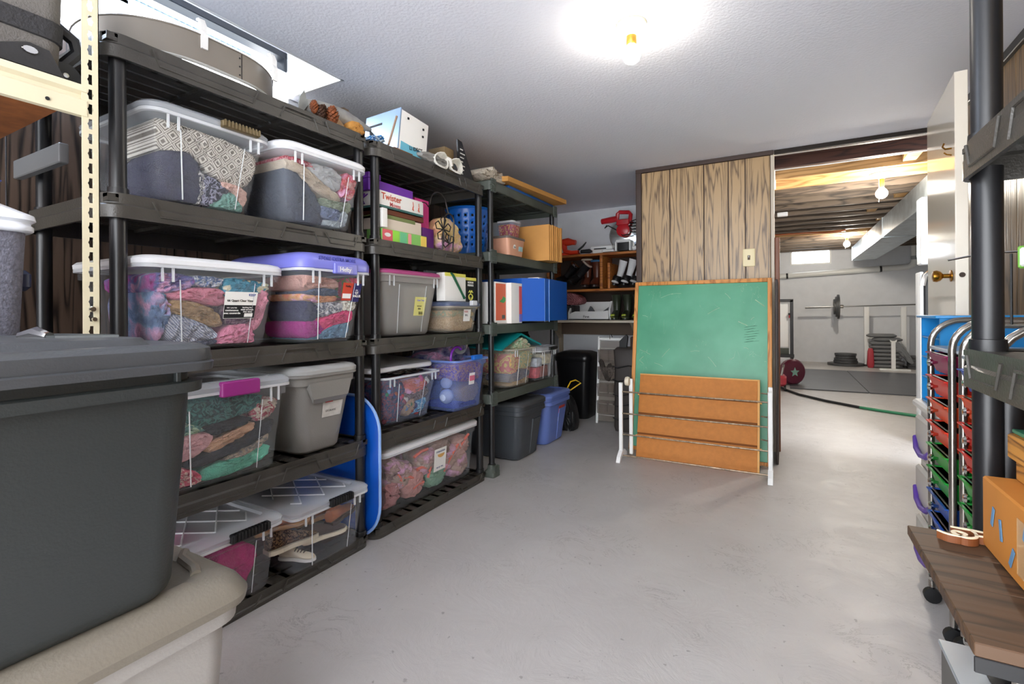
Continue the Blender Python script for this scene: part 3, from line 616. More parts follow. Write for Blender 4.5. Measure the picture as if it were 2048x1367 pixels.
# G, H bottom row
G = Tote('storage_tote', 'clear floor-level tote with black latch holding magenta fabric, nearest the camera', -1.635, .74, 1.19, .052, .27, ml=M_clearlid, taper=.03, r=.03, pattern=True)
G.fill([('fabric_bag', [(.55, .85), (.72, .82), (.85, .65), (.8, .3), (.72, .1), (.5, .06), (.4, .5)], F('c3187c'), 'magenta cloth bag in the near floor-level tote', 'bag'),
 ('throw', [(.05, .8), (.4, .85), (.42, .4), (.3, .1), (.05, .1)], F('b58a90'), 'dusty rose throw at the left of the near floor-level tote', 'blanket')], depth=.3)
G.latch(.52, .84, M_blk, ridges=True, h=.02)
H = Tote('storage_tote', 'clear floor-level tote of shoes with black latch, right of the magenta fabric tote', -1.605, 1.196, 1.590, .052, .265, ml=M_clearlid, taper=.03, r=.03, pattern=True)
H.latch(.42, .72, M_blk, ridges=True, h=.02)
def shoe(label, loc, yaw, L, mu, ms, boot=0.0, pitch=0, roll=0, name='shoe', cat='shoe', group=None, hand=1, lace=None):
    t = E(name, loc, label, cat, group); mm = Matrix.Translation(loc) @ Matrix.Rotation(yaw, 4, 'Z') @ Matrix.Rotation(pitch, 4, 'Y') @ Matrix.Rotation(roll, 4, 'X')
    out = [(0, .30), (.04, .40), (.2, .42), (.45, .36), (.65, .46), (.82, .47), (.94, .34), (1.0, .1)]
    def half(k):
        for (a, wa), (b, wb_) in zip(out, out[1:]):
            if k <= b: return wa+(wb_-wa)*(k-a)/(b-a)
        return .1
    W = L*.36
    rs = []
    hs = [(0, .30), (.08, .33), (.25, .31), (.42, .27), (.58, .2), (.75, .155), (.9, .125), (1, .07)]
    for k, hh in hs:
        w = W*half(k)*.94; x = (k-.5)*L*.98; h = hh*L
        if boot and k <= .42: h = max(h, .0)+boot*1.0
        if boot and k == .42: h = .33*L
        r = []
        for j in range(14):
            a = 2*pi*j/14; c, sn = cos(a), sin(a)
            ww = w*(1 if sn < 0 else (1-.45*max(0, sn)**2)); r.append((x, ww*c*(1 if abs(c) < .99 else 1), .02*L+(h-.02*L)*(.5+.5*sn)))
        rs.append(r)
    MB().rings(rs, m=mm).build('upper', mu, t, 50)
    sl = [((k-.5)*L, W*half(k)) for k, _ in [(v/14, 0) for v in range(15)]]
    poly = sl+[(a, -b) for a, b in reversed(sl)]
    MB().prism(poly, 'Z', -.03*L, .045*L, m=mm).build('sole', ms, t, 40)
    if lace is not None:
        b = MB()
        for q in range(4):
            kx = (.45+.07*q-.5)*L; hz = (.285-.033*q)*L; b.tube([(kx, -W*.22, hz-.012), (kx+.006, 0, hz+.004), (kx, W*.22, hz-.012)], .0025, 5, m=mm)
        b.build('laces', lace, t)
    return t
M_br = mat('brown_leather', '8a4f2e', .4, var=.25); M_br2 = mat('rust_leather', 'b06a44', .45, var=.2); M_dk = mat('dark_leather', '3b2a26', .45)
M_leo = fabric('3a2c28', 'print', '8a6a50', 40); M_cr = mat('cream_leather', 'e6dcc6', .5); M_tan = mat('tan_sole', 'c89a68', .6)
for a in [('rust leather flat shoe on top of the pile in the shoe tote', (-1.78, 1.275, .205), 1.3, .22, M_br2, M_tan), ('leopard print loafer with cream sole at the left of the shoe tote', (-1.735, 1.29, .14), 1.45, .22, M_leo, M_cr),
          ('cream canvas sneaker heel-first against the front of the shoe tote', (-1.72, 1.30, .078), .4, .15, M_cr, M_white), ('chunky sandal with cream sole lying across the shoe tote', (-1.72, 1.43, .12), 1.35, .2, M_dk, M_cr),
          ('brown leather clog behind the cream-soled sandal', (-1.79, 1.45, .175), 1.5, .22, M_br, M_tan), ('tan strappy shoe at the right of the shoe tote', (-1.75, 1.545, .155), 1.9, .2, M_br2, M_dk),
          ('brown ankle shoe at the upper middle of the shoe tote', (-1.84, 1.37, .20), .3, .2, M_br, M_dk), ('dark flat shoe on the bottom right of the shoe tote', (-1.76, 1.52, .075), 1.6, .15, mat('taupe_leather', '8d7a64', .5), M_dk)]:
    shoe(*a, lace=M_dk if 'sneaker' in a[0] else None)
shoe('maroon shoe deep in the near floor-level tote', (-1.82, 1.08, .12), .3, .2, mat('maroon', '5a2030', .5), M_dk)
# ---------------------------------------------------------------- middle rack contents
I_ = Tote('storage_tote', 'tall frosted tote with magenta lid and yellow sticker, middle rack', -1.69, 1.752, 2.25, .944, .34, mb=M_frost, ml=mat('magenta_lid', 'c0568f', .35), taper=.045, r=.06, lidh=.022, seam=.25)
I_.fill([('bag', [(.1, .6), (.4, .7), (.42, .1), (.1, .1)], F('4a4a55'), 'dark fabric bag dim inside the frosted magenta-lidded tote', 'bag'),
 ('net', [(.45, .8), (.95, .82), (.9, .1), (.45, .08)], F('77746c', 'print', 'a9a49a', 14), 'grey net bundle inside the frosted magenta-lidded tote', 'bag')])
s1 = I_.sticker(.56, .78, .33, .66, mat('sticker_yellow', 'e6e08a', .5)); 0
I_.write('Clear Tote', .67, .60, .013, M_lav, s1); I_.write('bonus\nsize', .66, .48, .015, M_ink, s1); I_.write('|||||||', .70, .38, .018, M_ink, s1)
J = Tote('storage_tote', 'small low clear tote with slate blue lid and white sticker, middle rack', -1.66, 2.256, 2.60, .944, .185, mb=M_clearwarm, ml=mat('slate_lid', '5d6885', .35), taper=.025, r=.035, lidh=.025, seam=0)
J.fill([('rope', [(.03, .5), (.4, .65), (.97, .55), (.97, .05), (.03, .05)], F('c2a077', 'print', 'a98658', 30), 'tan rope and twine packed in the slate-lidded tote', 'rope'),
 ('ribbon', [(.05, .85), (.4, .85), (.95, .8), (.95, .6), (.5, .66), (.05, .6)], F('8b9a78', 'print', 'c09a70', 24), 'green and tan ribbon above the rope in the slate-lidded tote', 'ribbon')])
s1 = J.sticker(.48, .74, .42, .90, M_paper); J.write('TOTE', .56, .80, .015, mat('ink_red', 'c02828', .5), s1); J.write('18 L', .58, .66, .017, M_ink, s1)
MB().rbox(-1.66, -1.635, 2.45, 2.50, 1.105, 1.135, b=.002).build('lid_clip', M_clearrim, J.t)
# boxes standing on J
_before = set(bpy.data.objects)
t = E('game_box', (-1.75, 2.33, 1.136), 'yellow and white box with dark green pen on its face, standing on the slate lid', 'box')
MB().rbox(-1.78, -1.72, 2.225, 2.435, 1.136, 1.30, b=.001).build('carton', M_paper, t)
MB().rbox(-1.7205, -1.719, 2.225, 2.435, 1.28, 1.30, b=.0003).build('header_strip', mat('strip_yellow', 'e6e066', .5), t)
o = MB().tube([(-1.716, 2.28, 1.30), (-1.716, 2.30, 1.285), (-1.716, 2.40, 1.172), (-1.716, 2.415, 1.155)], [.006, .008, .007, .009], 10).build('marker_pen', mat('pen_green', '1f5a3c', .35), None, origin=(-1.716, 2.35, 1.22)); tag(o, 'dark green pen lying diagonally against the yellow and white box', 'pen')
t = E('game_box', (-1.75, 2.49, 1.136), 'black box with yellow smiling face on its front, standing on the slate lid', 'box')
MB().rbox(-1.79, -1.73, 2.44, 2.565, 1.136, 1.285, b=.001).build('carton', M_ink, t)
MB().rbox(-1.7305, -1.729, 2.44, 2.565, 1.267, 1.285, b=.0003).build('header_strip', mat('strip_yellow', 'e6e066', .5), t)
text('MEDIUM\nFRIENDS', (-1.7285, 2.50, 1.245), .017, M_paper, t)
b = MB().tube([(-1.728, 2.50+.022*cos(a), 1.165+.018*sin(a)) for a in [2*pi*k/16 for k in range(16)]], .003, 5, closed=True)
b.tube([(-1.727, 2.50+.012*cos(a), 1.165+.010*sin(a)) for a in [pi+pi*k/8 for k in range(9)]], .002, 5).tube([(-1.727, 2.478, 1.192), (-1.727, 2.49, 1.205), (-1.727, 2.50, 1.190), (-1.727, 2.51, 1.205), (-1.727, 2.522, 1.192)], .003, 5)
b.build('smiling_emblem', mat('strip_yellow', 'e6e066', .5), t)
for k, (y0, m, lb) in enumerate([(2.575, M_card, 'tan narrow box'), (2.605, M_ink, 'black narrow box')]):
    o = MB().rbox(-1.80, -1.735, y0, y0+.026, 1.136, 1.29, b=.001).build('narrow_box', m, None, origin=(-1.77, y0, 1.136)); tag(o, lb+' beside the smiling face box on the slate lid', 'box')
o = MB().rbox(-1.93, -1.90, 2.29, 2.43, 1.136, 1.325, b=.002).build('grey_carton', mat('grey_card', '8f9298', .6), None, origin=(-1.91, 2.36, 1.136)); tag(o, 'grey carton peeking above the yellow and white box', 'box')
for o in set(bpy.data.objects)-_before:
    if o.parent is None: o.location += Vector((.02, .035, -.0055)); WO[o.name] = o.location.copy()
# shelf with games
M_purple = mat('purple_card', '7a35b5', .4); M_mag = mat('magenta_plastic', 'cc2f80', .35)
def gbox(name, label, x0, x1, y0, y1, z0, z1, m, yaw=0, roll=0, cat='box', origin=None):
    c = Vector(((x0+x1)/2, (y0+y1)/2, z0)); t = E(name, c, label, cat)
    mm = Matrix.Translation(c) @ Matrix.Rotation(radians(yaw), 4, 'Z') @ Matrix.Rotation(radians(roll), 4, 'X') @ Matrix.Translation(-c)
    MB().rbox(x0, x1, y0, y1, z0, z1, b=.0015, m=mm).build('carton', m, t); return t, mm
t, mm = gbox('cracker_box', 'long low coral and lime patterned box on the games shelf', -1.80, -1.70, 1.76, 2.10, 1.415, 1.475, mat('lime_print', '8fd06a', .45))
for a, b_, hx in ((1.765, 1.835, 'e0606a'), (1.837, 1.88, '9be04a'), (1.89, 1.94, '6fc890'), (1.95, 1.975, 'f09a9a'), (2.05, 2.098, 'f0d060')): MB().box(-1.7005, -1.699, a, b_, 1.418, 1.472).build('printed_panel', mat('print_'+hx, hx, .45), t, 0)
MB().lathe([(.001, 0), (.022, .0005), (.022, .001)], n=16, m=Matrix.Translation((-1.699, 1.80, 1.446)) @ Matrix.Rotation(pi/2, 4, 'Y') @ Matrix.Scale(.45, 4, (1, 0, 0))).build('oval_badge', M_paper, t)
t, mm = gbox('open_book', 'pale card game lid resting tilted above the lime box', -1.86, -1.72, 1.77, 2.08, 1.477, 1.545, mat('pale_pink_card', 'e6d5c4', .6))
MB().rbox(-1.8601, -1.7185, 1.77, 2.03, 1.53, 1.55, b=.002, m=mm).build('olive_edge', mat('olive_card', '7e8a55', .6), t)
t, mm = gbox('white_carton', 'small plain white carton beside the front post of the games shelf', -1.735, -1.685, 1.75, 1.785, 1.478, 1.57, M_paper)
t, mm = gbox('brown_tray', 'brown flat box under the white and purple game box', -1.88, -1.72, 1.80, 2.10, 1.552, 1.578, mat('brown_card', '6f3a24', .5))
t, mm = gbox('game_box', 'white game box with red hand-drawn title on the games shelf', -1.92, -1.71, 1.75, 2.085, 1.579, 1.66, M_paper)
text('Twister', (-1.7085, 1.84, 1.633), .045, mat('title_red', 'c8502e', .5), t, ext=.0006); text('Moves', (-1.7085, 1.865, 1.600), .030, mat('title_pink', 'cf5a5a', .5), t)
MB().rbox(-1.9205, -1.7095, 1.7499, 2.0851, 1.579, 1.590, b=.0003).build('teal_edge', mat('teal_edge', '3d6a66', .5), t)
for yy in (2.0, 2.045): MB().tube([(-1.7085, yy, 1.645), (-1.7085, yy+.004, 1.62), (-1.7085, yy-.006, 1.605), (-1.7085, yy+.006, 1.600), (-1.7085, yy-.002, 1.62)], .0018, 5).build('dancer_print', mat('title_red', 'c8502e', .5), t)
MB().tube([(-1.8, 1.7495, 1.65), (-1.82, 1.7495, 1.62), (-1.84, 1.7495, 1.60), (-1.80, 1.7495, 1.60), (-1.82, 1.7495, 1.625), (-1.78, 1.7495, 1.645)], .004, 5).build('dancer_print', M_purple, t)
t, mm = gbox('purple_game_box', 'open purple box leaning on top of the red-titled game', -1.93, -1.76, 1.735, 2.06, 1.662, 1.72, M_purple)
MB().rbox(-1.93, -1.76, 1.735, 1.82, 1.722, 1.75, b=.002).build('open_flap', M_purple, t)
t, mm = gbox('toy_case', 'hot pink plastic case standing behind the wire flower stand', -1.93, -1.78, 2.10, 2.22, 1.415, 1.70, M_mag)
MB().lathe([(.045, 0), (.035, .012), (.02, .016)], n=16, m=Matrix.Translation((-1.78, 2.15, 1.54)) @ Matrix.Rotation(pi/2, 4, 'Y')).build('dome', M_mag, t)
t, mm = gbox('purple_case', 'dark purple box at the foot of the wire flower stand', -1.82, -1.73, 2.10, 2.20, 1.415, 1.53, mat('dark_purple', '5c1670', .4))
# wire flower stand
t = E('wire_stand', (-1.69, 2.25, 1.415), 'dark bent-wire flower-shaped stand in front of the pastel bag', 'wire stand')
M_wire = mat('dark_wire', '2f2a28', .35, metal=.6)
def arc(cy, cz, r, a0, a1, x=-1.695, n=14, ry=1.0): return [(x, cy+r*ry*cos(a0+(a1-a0)*k/n), cz+r*sin(a0+(a1-a0)*k/n)) for k in range(n+1)]
b = MB().tube(arc(2.20, 1.66, .075, pi, .25)+[(-1.695, 2.29, 1.635)], .0042, 6).tube([(-1.695, 2.125, 1.66), (-1.695, 2.11, 1.64), (-1.695, 2.09, 1.655), (-1.695, 2.06, 1.655)], .003, 6)
b.tube([(-1.695, 2.33, 1.42), (-1.695, 2.345, 1.55)]+arc(2.30, 1.59, .045, 0, pi)+[(-1.695, 2.245, 1.53), (-1.695, 2.235, 1.42)], .0045, 6).build('outer_frame', M_wire, t)
b = MB()
for k in range(5):
    a = 2*pi*k/5+.3; cy, cz = 2.235, 1.535
    b.tube([(-1.69, cy+.075*(u-.0)*cos(a+w), cz+.075*u*sin(a+w)) for u, w in [(0, 0), (.4, -.42), (.8, -.40), (1.0, 0), (.8, .40), (.4, .42), (0, 0)]], .0035, 6)
for k in range(3):
    a = 2*pi*k/5+.8; cy, cz = 2.29, 1.46
    b.tube([(-1.688, cy+.06*u*cos(a+w), cz+.06*u*sin(a+w)) for u, w in [(0, 0), (.4, -.42), (.8, -.40), (1.0, 0), (.8, .40), (.4, .42), (0, 0)]], .0035, 6)
b.build('flower_wires', M_wire, t)
Pl = lambda y0, y1, z0, z1, x: (lambda u, t_, d: Vector((x-d, y0+(y1-y0)*u, z0+(z1-z0)*t_)))
tag(lump('pastel_bag', [(.1, 0), (.05, .5), (.2, .9), (.5, 1), (.8, .85), (1, .4), (1, 0)], Pl(2.24, 2.48, 1.425, 1.62, -1.72), .12, F('e39a86', 'tie', 'e8cf92', 10), bulge=.05, wr=.012), 'pastel coral and yellow cloth bag behind the wire flower stand', 'bag')
# blue basket
t = E('laundry_basket', (-1.98, 2.92, 1.457), 'bright blue basket with rows of round holes, near end of the far rack', 'basket'); M_bask = mat('blue_plastic', '1566c4', .3)
def basket(cx, cy, z0, z1, r0, r1, t, rows, N, m):
    vs, fs = [], []; V = {}
    NZ = rows*3+2
    for j in range(NZ+1):
        k = j/NZ; r = r0+(r1-r0)*k; z = z0+(z1-z0)*k
        for i in range(N):
            a = 2*pi*i/N; vs.append((cx+r*.95*cos(a), cy+r*sin(a), z))
    for j in range(NZ):
        for i in range(N):
            hole = (j % 3 == 1) and (i % 3 == 1) and 1 < j < NZ-2
            if not hole: fs.append((j*N+i, j*N+(i+1) % N, (j+1)*N+(i+1) % N, (j+1)*N+i))
    b = MB().add(vs, fs); o = b.build('holed_wall', m, t, 60); md = o.modifiers.new('s', 'SOLIDIFY'); md.thickness = .004
    MB().lathe([(r0, z0), (r0, z0+.004)], (cx, cy, 0), N).build('bottom', m, t)
    MB().tube([(cx+r1*.95*cos(2*pi*i/N), cy+r1*sin(2*pi*i/N), z1) for i in range(N)], .007, 6, closed=True).build('rim', m, t)
basket(-1.98, 2.92, 1.459, 1.79, .125, .168, t, 6, 60, M_bask)
tag(lump('packing_paper', [(.05, .3), (.15, .8), (.4, .6), (.6, 1), (.9, .6), (.98, .2), (.5, 0)], Pl(2.80, 3.04, 1.74, 1.83, -1.89), .14, F('c9a37e'), bulge=.02, wr=.012), 'crumpled brown paper sticking out of the blue basket', 'paper')
# K, L, M
K = Tote('storage_tote', 'open clear tote of small coloured ornaments with its white lid propped behind', -1.69, 1.752, 2.23, .491, .255, taper=.045, r=.045, lid=False, mb=M_clearlav, seam=.25)
lt = MB().rbox(-2.14, -1.74, 1.72, 2.22, .775, .80, b=.006, r=.05, m=Matrix.Translation((-1.9, 1.95, .79)) @ Matrix.Rotation(radians(4), 4, 'Y') @ Matrix.Translation((1.9, -1.95, -.79))).build('loose_lid', M_whitelid, None, origin=(-1.9, 1.95, .78)); tag(lt, 'white lid lying loose over the tote of ornaments', 'lid')
cols = ['8c1f2c', 'c8342e', '1f3f7a', '2b6cb0', 'd8d0c6', '3a2b52', 'b0572e', '1f8a5a', '40302a', 'c94f86', '2b2440', '6f9ac8']
cn = ['maroon', 'red', 'navy', 'blue', 'pearl', 'violet', 'copper', 'green', 'brown', 'pink', 'indigo', 'sky blue']
pos = [(.06+.88*((i*0.37) % 1), .08+.80*((i*0.61803) % 1)) for i in range(26)]
for i, (u, v_) in enumerate(pos):
    c = cols[i % 12]; r = .014+.008*((i*7) % 5)/4; p = K.P(u, v_, r+.003)
    o = MB().lathe([(r*sin(pi*k/10), -r*cos(pi*k/10)) for k in range(1, 10)]+[(r*.3, r*1.0), (r*.3, r*1.25), (.001, r*1.3)], p, 14).build('bauble', mat('bauble_'+c, c, .15, metal=.3), None, origin=p)
    tag(o, cn[i % 12]+' bauble in the open tote of ornaments, %s %s' % ('low' if v_ < .33 else 'midway' if v_ < .6 else 'high', 'at its left end' if u < .33 else 'in its middle' if u < .66 else 'at its right end'), 'ornament', 'baubles in the open tote')
K.fill([('garland', [(.45, .85), (.75, .9), (.85, .7), (.7, .55), (.45, .6)], F('d8584c', 'tie', 'e0876a', 14), 'coral red garland in the tote of ornaments', 'garland'),
 ('felt_figure', [(.45, .35), (.55, .5), (.68, .38), (.66, .12), (.5, .08)], F('c0a07a'), 'tan felt figure low in the tote of ornaments', 'ornament'),
 ('tinsel_bag', [(.66, .3), (.9, .45), (.95, .2), (.8, .08), (.64, .12)], F('4a93c2', 'print', '96c8e0', 16), 'blue tinsel bag at the right of the tote of ornaments', 'ornament'),
 ('dark_filler', [(.03, .85), (.4, .9), (.42, .1), (.1, .04), (.03, .3)], F('2a2c4e', 'print', '84303c', 18), 'dark blue and red wrapping cloth behind the baubles', 'cloth'),
 ('net_bag', [(.45, .62), (.9, .68), (.95, .45), (.7, .38), (.5, .42)], F('5c4a40', 'print', '8f7c70', 22), 'brown net bag in the tote of ornaments', 'bag')], depth=.2)
o = lump('black_film', [(.15, .1), (.25, .8), (.6, .9), (.9, .5), (.95, .1)], Pl(1.78, 2.12, .74, .775, -1.72), .25, mat('black_film', '1a1416', .2, bump=1, bscale=25), bulge=.02, wr=.012); tag(o, 'black shiny plastic film heaped on the tote of ornaments', 'plastic bag')
L = Tote('storage_tote', 'blue-tinted open tote with bright blue clasp, overfull with ribbons, fourth level', -1.60, 2.235, 2.598, .491, .30, taper=.035, r=.04, lid=False, mb=mat('blue_tinted_plastic', '7f93d6', .2, alpha=.42), rimm=mat('blue_tinted_rim', '7f9add', .3, alpha=.8), seam=0)
L.latch(.42, .68, M_bask, h=.018)
s1 = L.sticker(.42, .62, .50, .74, M_paper); MB().rbox(-1.6245, -1.6215, 2.395, 2.445, .66, .69, b=.0003).build('label_picture', mat('label_pink', 'd06a86', .5), s1)
L.fill([('wicker_tray', [(.4, .48), (.95, .50), (.92, .14), (.36, .12)], F('c9b98d', 'stripe', '5f5648', 60), 'woven cream tray inside the blue-tinted tote', 'basket'),
 ('ribbon_bundle', [(.05, .9), (.5, .92), (.95, .9), (.95, .6), (.6, .56), (.1, .62)], F('7a3a78', 'print', 'd08a50', 20), 'purple and gold ribbon bundle at the top inside the blue-tinted tote', 'ribbon'),
 ('blue_cloth', [(.05, .15), (.9, .12), (.92, .02), (.05, .02)], F('2f3c9c'), 'royal blue cloth at the bottom of the blue-tinted tote', 'cloth')], depth=.2)
for z, r in ((.575, .042), (.655, .035)):
    o = MB().lathe([(r*sin(pi*k/10), -r*cos(pi*k/10)) for k in range(1, 10)], (-1.73, 2.31, z), 18).build('foam_ball', mat('foam', 'c6d4f0', .6), None, origin=(-1.73, 2.31, z)); tag(o, ('larger lower' if z < .6 else 'smaller upper')+' pale foam ball at the left of the blue-tinted tote', 'ball')
t = E('plastic_jar', (-1.74, 2.55, .80), 'clear plastic jar with white and red label lying on the ribbons', 'jar'); mm = Matrix.Translation((-1.70, 2.40, .845)) @ Matrix.Rotation(radians(28), 4, 'Z') @ Matrix.Rotation(radians(-80), 4, 'X')
MB().lathe([(.035, 0), (.038, .01), (.038, .16), (.03, .175)], m=mm, cap=False).build('body', M_clearlav, t); MB().lathe([(.0385, .03), (.0385, .13)], m=mm, cap=False).build('label', M_paper, t); MB().lathe([(.0388, .10), (.0388, .125)], m=mm, cap=False).build('red_band', mat('ink_red', 'c02828', .5), t)
t = tag(MB().tube(arc(2.36, .80, .06, pi*1.1, pi*.25, x=-1.69), .007, 8).build('purple_ring', mat('purple_gloss', '7a2ea8', .25), None, origin=(-1.69, 2.36, .8)), 'shiny purple hoop sticking out of the blue-tinted tote', 'hoop')
o = lump('gift_wrap', [(.0, 0), (.1, .5), (.3, .6), (.55, .95), (.8, .7), (1, .6), (1, 0)], Pl(2.27, 2.66, .76, .89, -1.80), .18, F('4b4f86', 'tie', '9c9cc0', 14), bulge=.03, wr=.015); tag(o, 'silver-blue gift wrap heaped above the blue-tinted tote', 'paper')
Mt = Tote('storage_tote', 'very wide clear tote with white lid, on the bottom of the middle rack', -1.69, 1.750, 2.598, .052, .345, taper=.03, r=.03, seam=0, lidh=.03)
M_zip = mat('zip_bag', 'cfc6c2', .12, alpha=.55, bump=1.0, bscale=22)
bagp = [(.08, .3, 'c98a8a', 'dusty pink'), (.2, .55, 'b9a79c', 'beige'), (.33, .3, 'd8a09a', 'salmon'), (.47, .6, 'c2b6ae', 'pale grey'), (.6, .28, '8fb8a0', 'mint'), (.74, .5, 'b79c8c', 'taupe'), (.88, .62, 'd0a8a0', 'blush'), (.08, .7, '7a5f68', 'plum'), (.62, .74, 'a58a80', 'brown-grey'), (.90, .25, 'c8b0a4', 'sand')]
for i, (u, v_, c, nm) in enumerate(bagp):
    o = lump('zip_bag', [(u-.09, v_-.2), (u-.1, v_+.1), (u-.03, v_+.24), (u+.08, v_+.18), (u+.1, v_-.12), (u+.02, v_-.24)], Mt.P, .2, F(c, 'tie', 'b89a90', 12) if i % 2 else F(c), seed=i*3, bulge=.035, wr=.010)
    tag(o, '%s cloth item in a bag, %s of the very wide tote' % (nm, ['at the left end', 'left of the middle', 'in the middle', 'right of the middle', 'at the right end'][min(4, int(u*5))]), 'packed item', 'bagged items in the wide tote')
for i, (a, b_, c, d) in enumerate([(.14, .62, .19, .38), (.2, .50, .30, .42), (.34, .55, .44, .50), (.3, .22, .42, .26), (.47, .30, .49, .5), (.66, .28, .82, .72), (.84, .62, .95, .84), (.44, .86, .30, .80)]):
    o = MB().tube([Mt.P(a, b_, .009), Mt.P((a+c)/2, (b_+d)/2+.03, .008), Mt.P(c, d, .009)], .008, 8).build('coral_strip', mat('coral', 'e0705e', .4), None, origin=Mt.P(a, b_, .02)); tag(o, 'coral bag-closing strip in the very wide tote, %s' % ['upper left', 'left, sloping down', 'centre left', 'low centre left', 'middle, upright', 'long diagonal at right', 'top right corner', 'top middle'][i], 'strip', 'coral strips in the wide tote')
s1 = Mt.sticker(.50, .64, .38, .80, M_paper); 
MB().lathe([(.0, 0), (.032, .0003), (.032, .001)], n=20, m=Matrix.Translation((Mt.S(.6)+.003, 2.235, .262)) @ Matrix.Rotation(pi/2, 4, 'Y') @ Matrix.Scale(.6, 4, (1, 0, 0))).build('label_picture', mat('label_orange', 'd9a860', .5), s1)
Mt.write('STORAGE BOX', .57, .74, .012, mat('label_navy', '24407a', .5), s1); Mt.write('105 QT / 99 L', .57, .44, .011, mat('label_navy', '24407a', .5), s1)
# blue snow saucer between the racks
t = MB().rr(0, 0, [(.30, .018, .016, -.001), (.34, .012, .01, .0)], False, False)
t = E('plastic_sled', (-1.80, 1.66, .02), 'bright blue plastic sled standing on edge between the first two racks', 'sled')
o = MB().rr(0, 0, [(.30, .325, .16, -.012), (.30, .325, .16, -.008), (.27, .295, .14, .004), (.25, .275, .13, .006), (.25, .275, .13, .002)], True, True, seg=8, m=Matrix.Translation((-1.93, 1.662, .345)) @ Matrix.Rotation(pi/2, 4, 'X')).build('body', mat('sled_blue', '0f56c0', .25), t)
o = MB(); pts = []
for q, (sx, sy) in enumerate(((1, 1), (-1, 1), (-1, -1), (1, -1))):
    for k in range(9):
        a = pi/2*q+pi/2*k/8; pts.append((-1.93+sx*.14+.165*cos(a), 1.662, .345+sy*.165+.165*sin(a)))
MB().tube(pts, .007, 8, closed=True).build('rim', mat('sled_rim', '8fb4ee', .3), t)

# ---------------------------------------------------------------- far rack contents
N = Tote('storage_tote', 'warm clear tote stuffed with fabrics under a teal lid, far rack', -1.60, 2.87, 3.29, .537, .275, taper=.04, r=.06, lid=False, mb=M_clearwarm, depth=.46, seam=.3)
N.fill([('pink_box', [(.02, .85), (.4, .86), (.4, .4), (.03, .36)], F('dd6f78', 'print', 'e8c07a', 10), 'pink and yellow box at the left of the warm clear tote', 'box'),
 ('blue_towel', [(.02, .34), (.5, .42), (.96, .38), (.96, .22), (.5, .14), (.03, .14)], F('4d5f8d'), 'blue towel folded low in the warm clear tote', 'towel'),
 ('lace', [(.45, .9), (.95, .9), (.95, .45), (.6, .48), (.45, .5)], F('d7c38c', 'print', '88b49a', 18), 'yellow and mint lace at the right of the warm clear tote', 'fabric'),
 ('tan_cloth', [(.03, .12), (.96, .18), (.95, .02), (.04, .02)], F('a98d6a'), 'tan cloth at the bottom of the warm clear tote', 'cloth')], depth=.25)
t = E('teal_lid', (-1.82, 3.05, .82), 'teal plastic lid bent like a tent over the warm clear tote', 'lid')
MB().add([(-1.62, 2.76, .822), (-2.0, 2.76, .84), (-1.62, 2.78, .826), (-2.0, 2.78, .844), (-1.63, 3.06, .915), (-2.0, 3.06, .93), (-1.62, 3.36, .822), (-2.0, 3.36, .84), (-1.63, 3.06, .922), (-2.0, 3.06, .937), (-1.62, 2.80, .80), (-1.62, 3.34, .80)],
    [(0, 1, 5, 4), (4, 5, 7, 6)]).build('lid_panel', mat('teal_plastic', '108a8c', .3), t, 0).modifiers.new('s', 'SOLIDIFY').thickness = .012
o = lump('tissue', [(.0, 0), (.3, .7), (.5, 1), (.75, .7), (1, 0)], Pl(2.95, 3.22, .80, .885, -1.63), .2, F('d8cdb4', 'print', 'a8c4a0', 14), bulge=.03, wr=.015); tag(o, 'cream tissue bulging out under the teal lid', 'paper')
O = Tote('storage_tote', 'clear tote with black clasp holding small boxed goods, far rack', -1.60, 3.30, 3.66, .537, .265, taper=.035, r=.035, ml=M_clearlid, depth=.46, seam=.3)
O.latch(.42, .80, M_blk, h=.016)
for a in [(.05, .4, .45, .75, 'c9ced8', 'pale grey'), (.45, .95, .5, .85, 'e4dcc4', 'cream printed'), (.05, .38, .05, .42, 'd65a66', 'pink-red'), (.42, .9, .05, .44, '9c5f58', 'brown-red')]:
    p0, p1 = O.P(a[0], a[2], .02), O.P(a[1], a[3], .02)
    o = MB().rbox(p0.x-.14, min(p0.x, p1.x), p0.y, p1.y, p0.z+.002, p1.z, b=.002).build('small_box', mat('sbox_'+a[4], a[4], .5, var=.4, vscale=35), None, origin=p0); tag(o, a[5]+' small box inside the tote with the black clasp', 'box')
# floor totes under the far rack
def floor_tote(label, x1, y0, y1, h, m, ml, depth, sticker=False):
    T = Tote('storage_tote', label, x1, y0, y1, .002, h, mb=m, ml=ml, depth=depth, taper=.05, r=.06, lidh=.03, seam=0)
    q = MB(); 
    q.rr(T.cx, T.cy, [(T.hx-.009, T.hy-.009, .06, .002+h*.85), (T.hx-.006, T.hy-.006, .06, .002+h*.84), (T.hx-.006, T.hy-.006, .06, .002+h*.78), (T.hx-.013, T.hy-.013, .06, .002+h*.77)], False, False, seg=6).build('collar', m, T.t)
    p0, p1 = T.P(.52, .06, 0), T.P(.86, .70, 0)
    MB().rings([[T.P(.52, .04, .004), T.P(.84, .04, .004), T.P(.88, .72, .004), T.P(.50, .72, .004)], [T.P(.54, .04, -.014), T.P(.82, .04, -.014), T.P(.86, .72, -.014), T.P(.52, .72, -.014)]]).build('front_panel', m, T.t)
    return T
M_char = mat('charcoal_plastic', '42464b', .4, bump=.12, bscale=220); M_charl = mat('charcoal_lid', '47494c', .4, bump=.12, bscale=220)
P_ = floor_tote('charcoal lidded tote on the floor level below the warm clear tote', -1.60, 2.99, 3.44, .425, M_char, M_charl, .56)
M_blu = mat('periwinkle_plastic', '6a7fc4', .38)
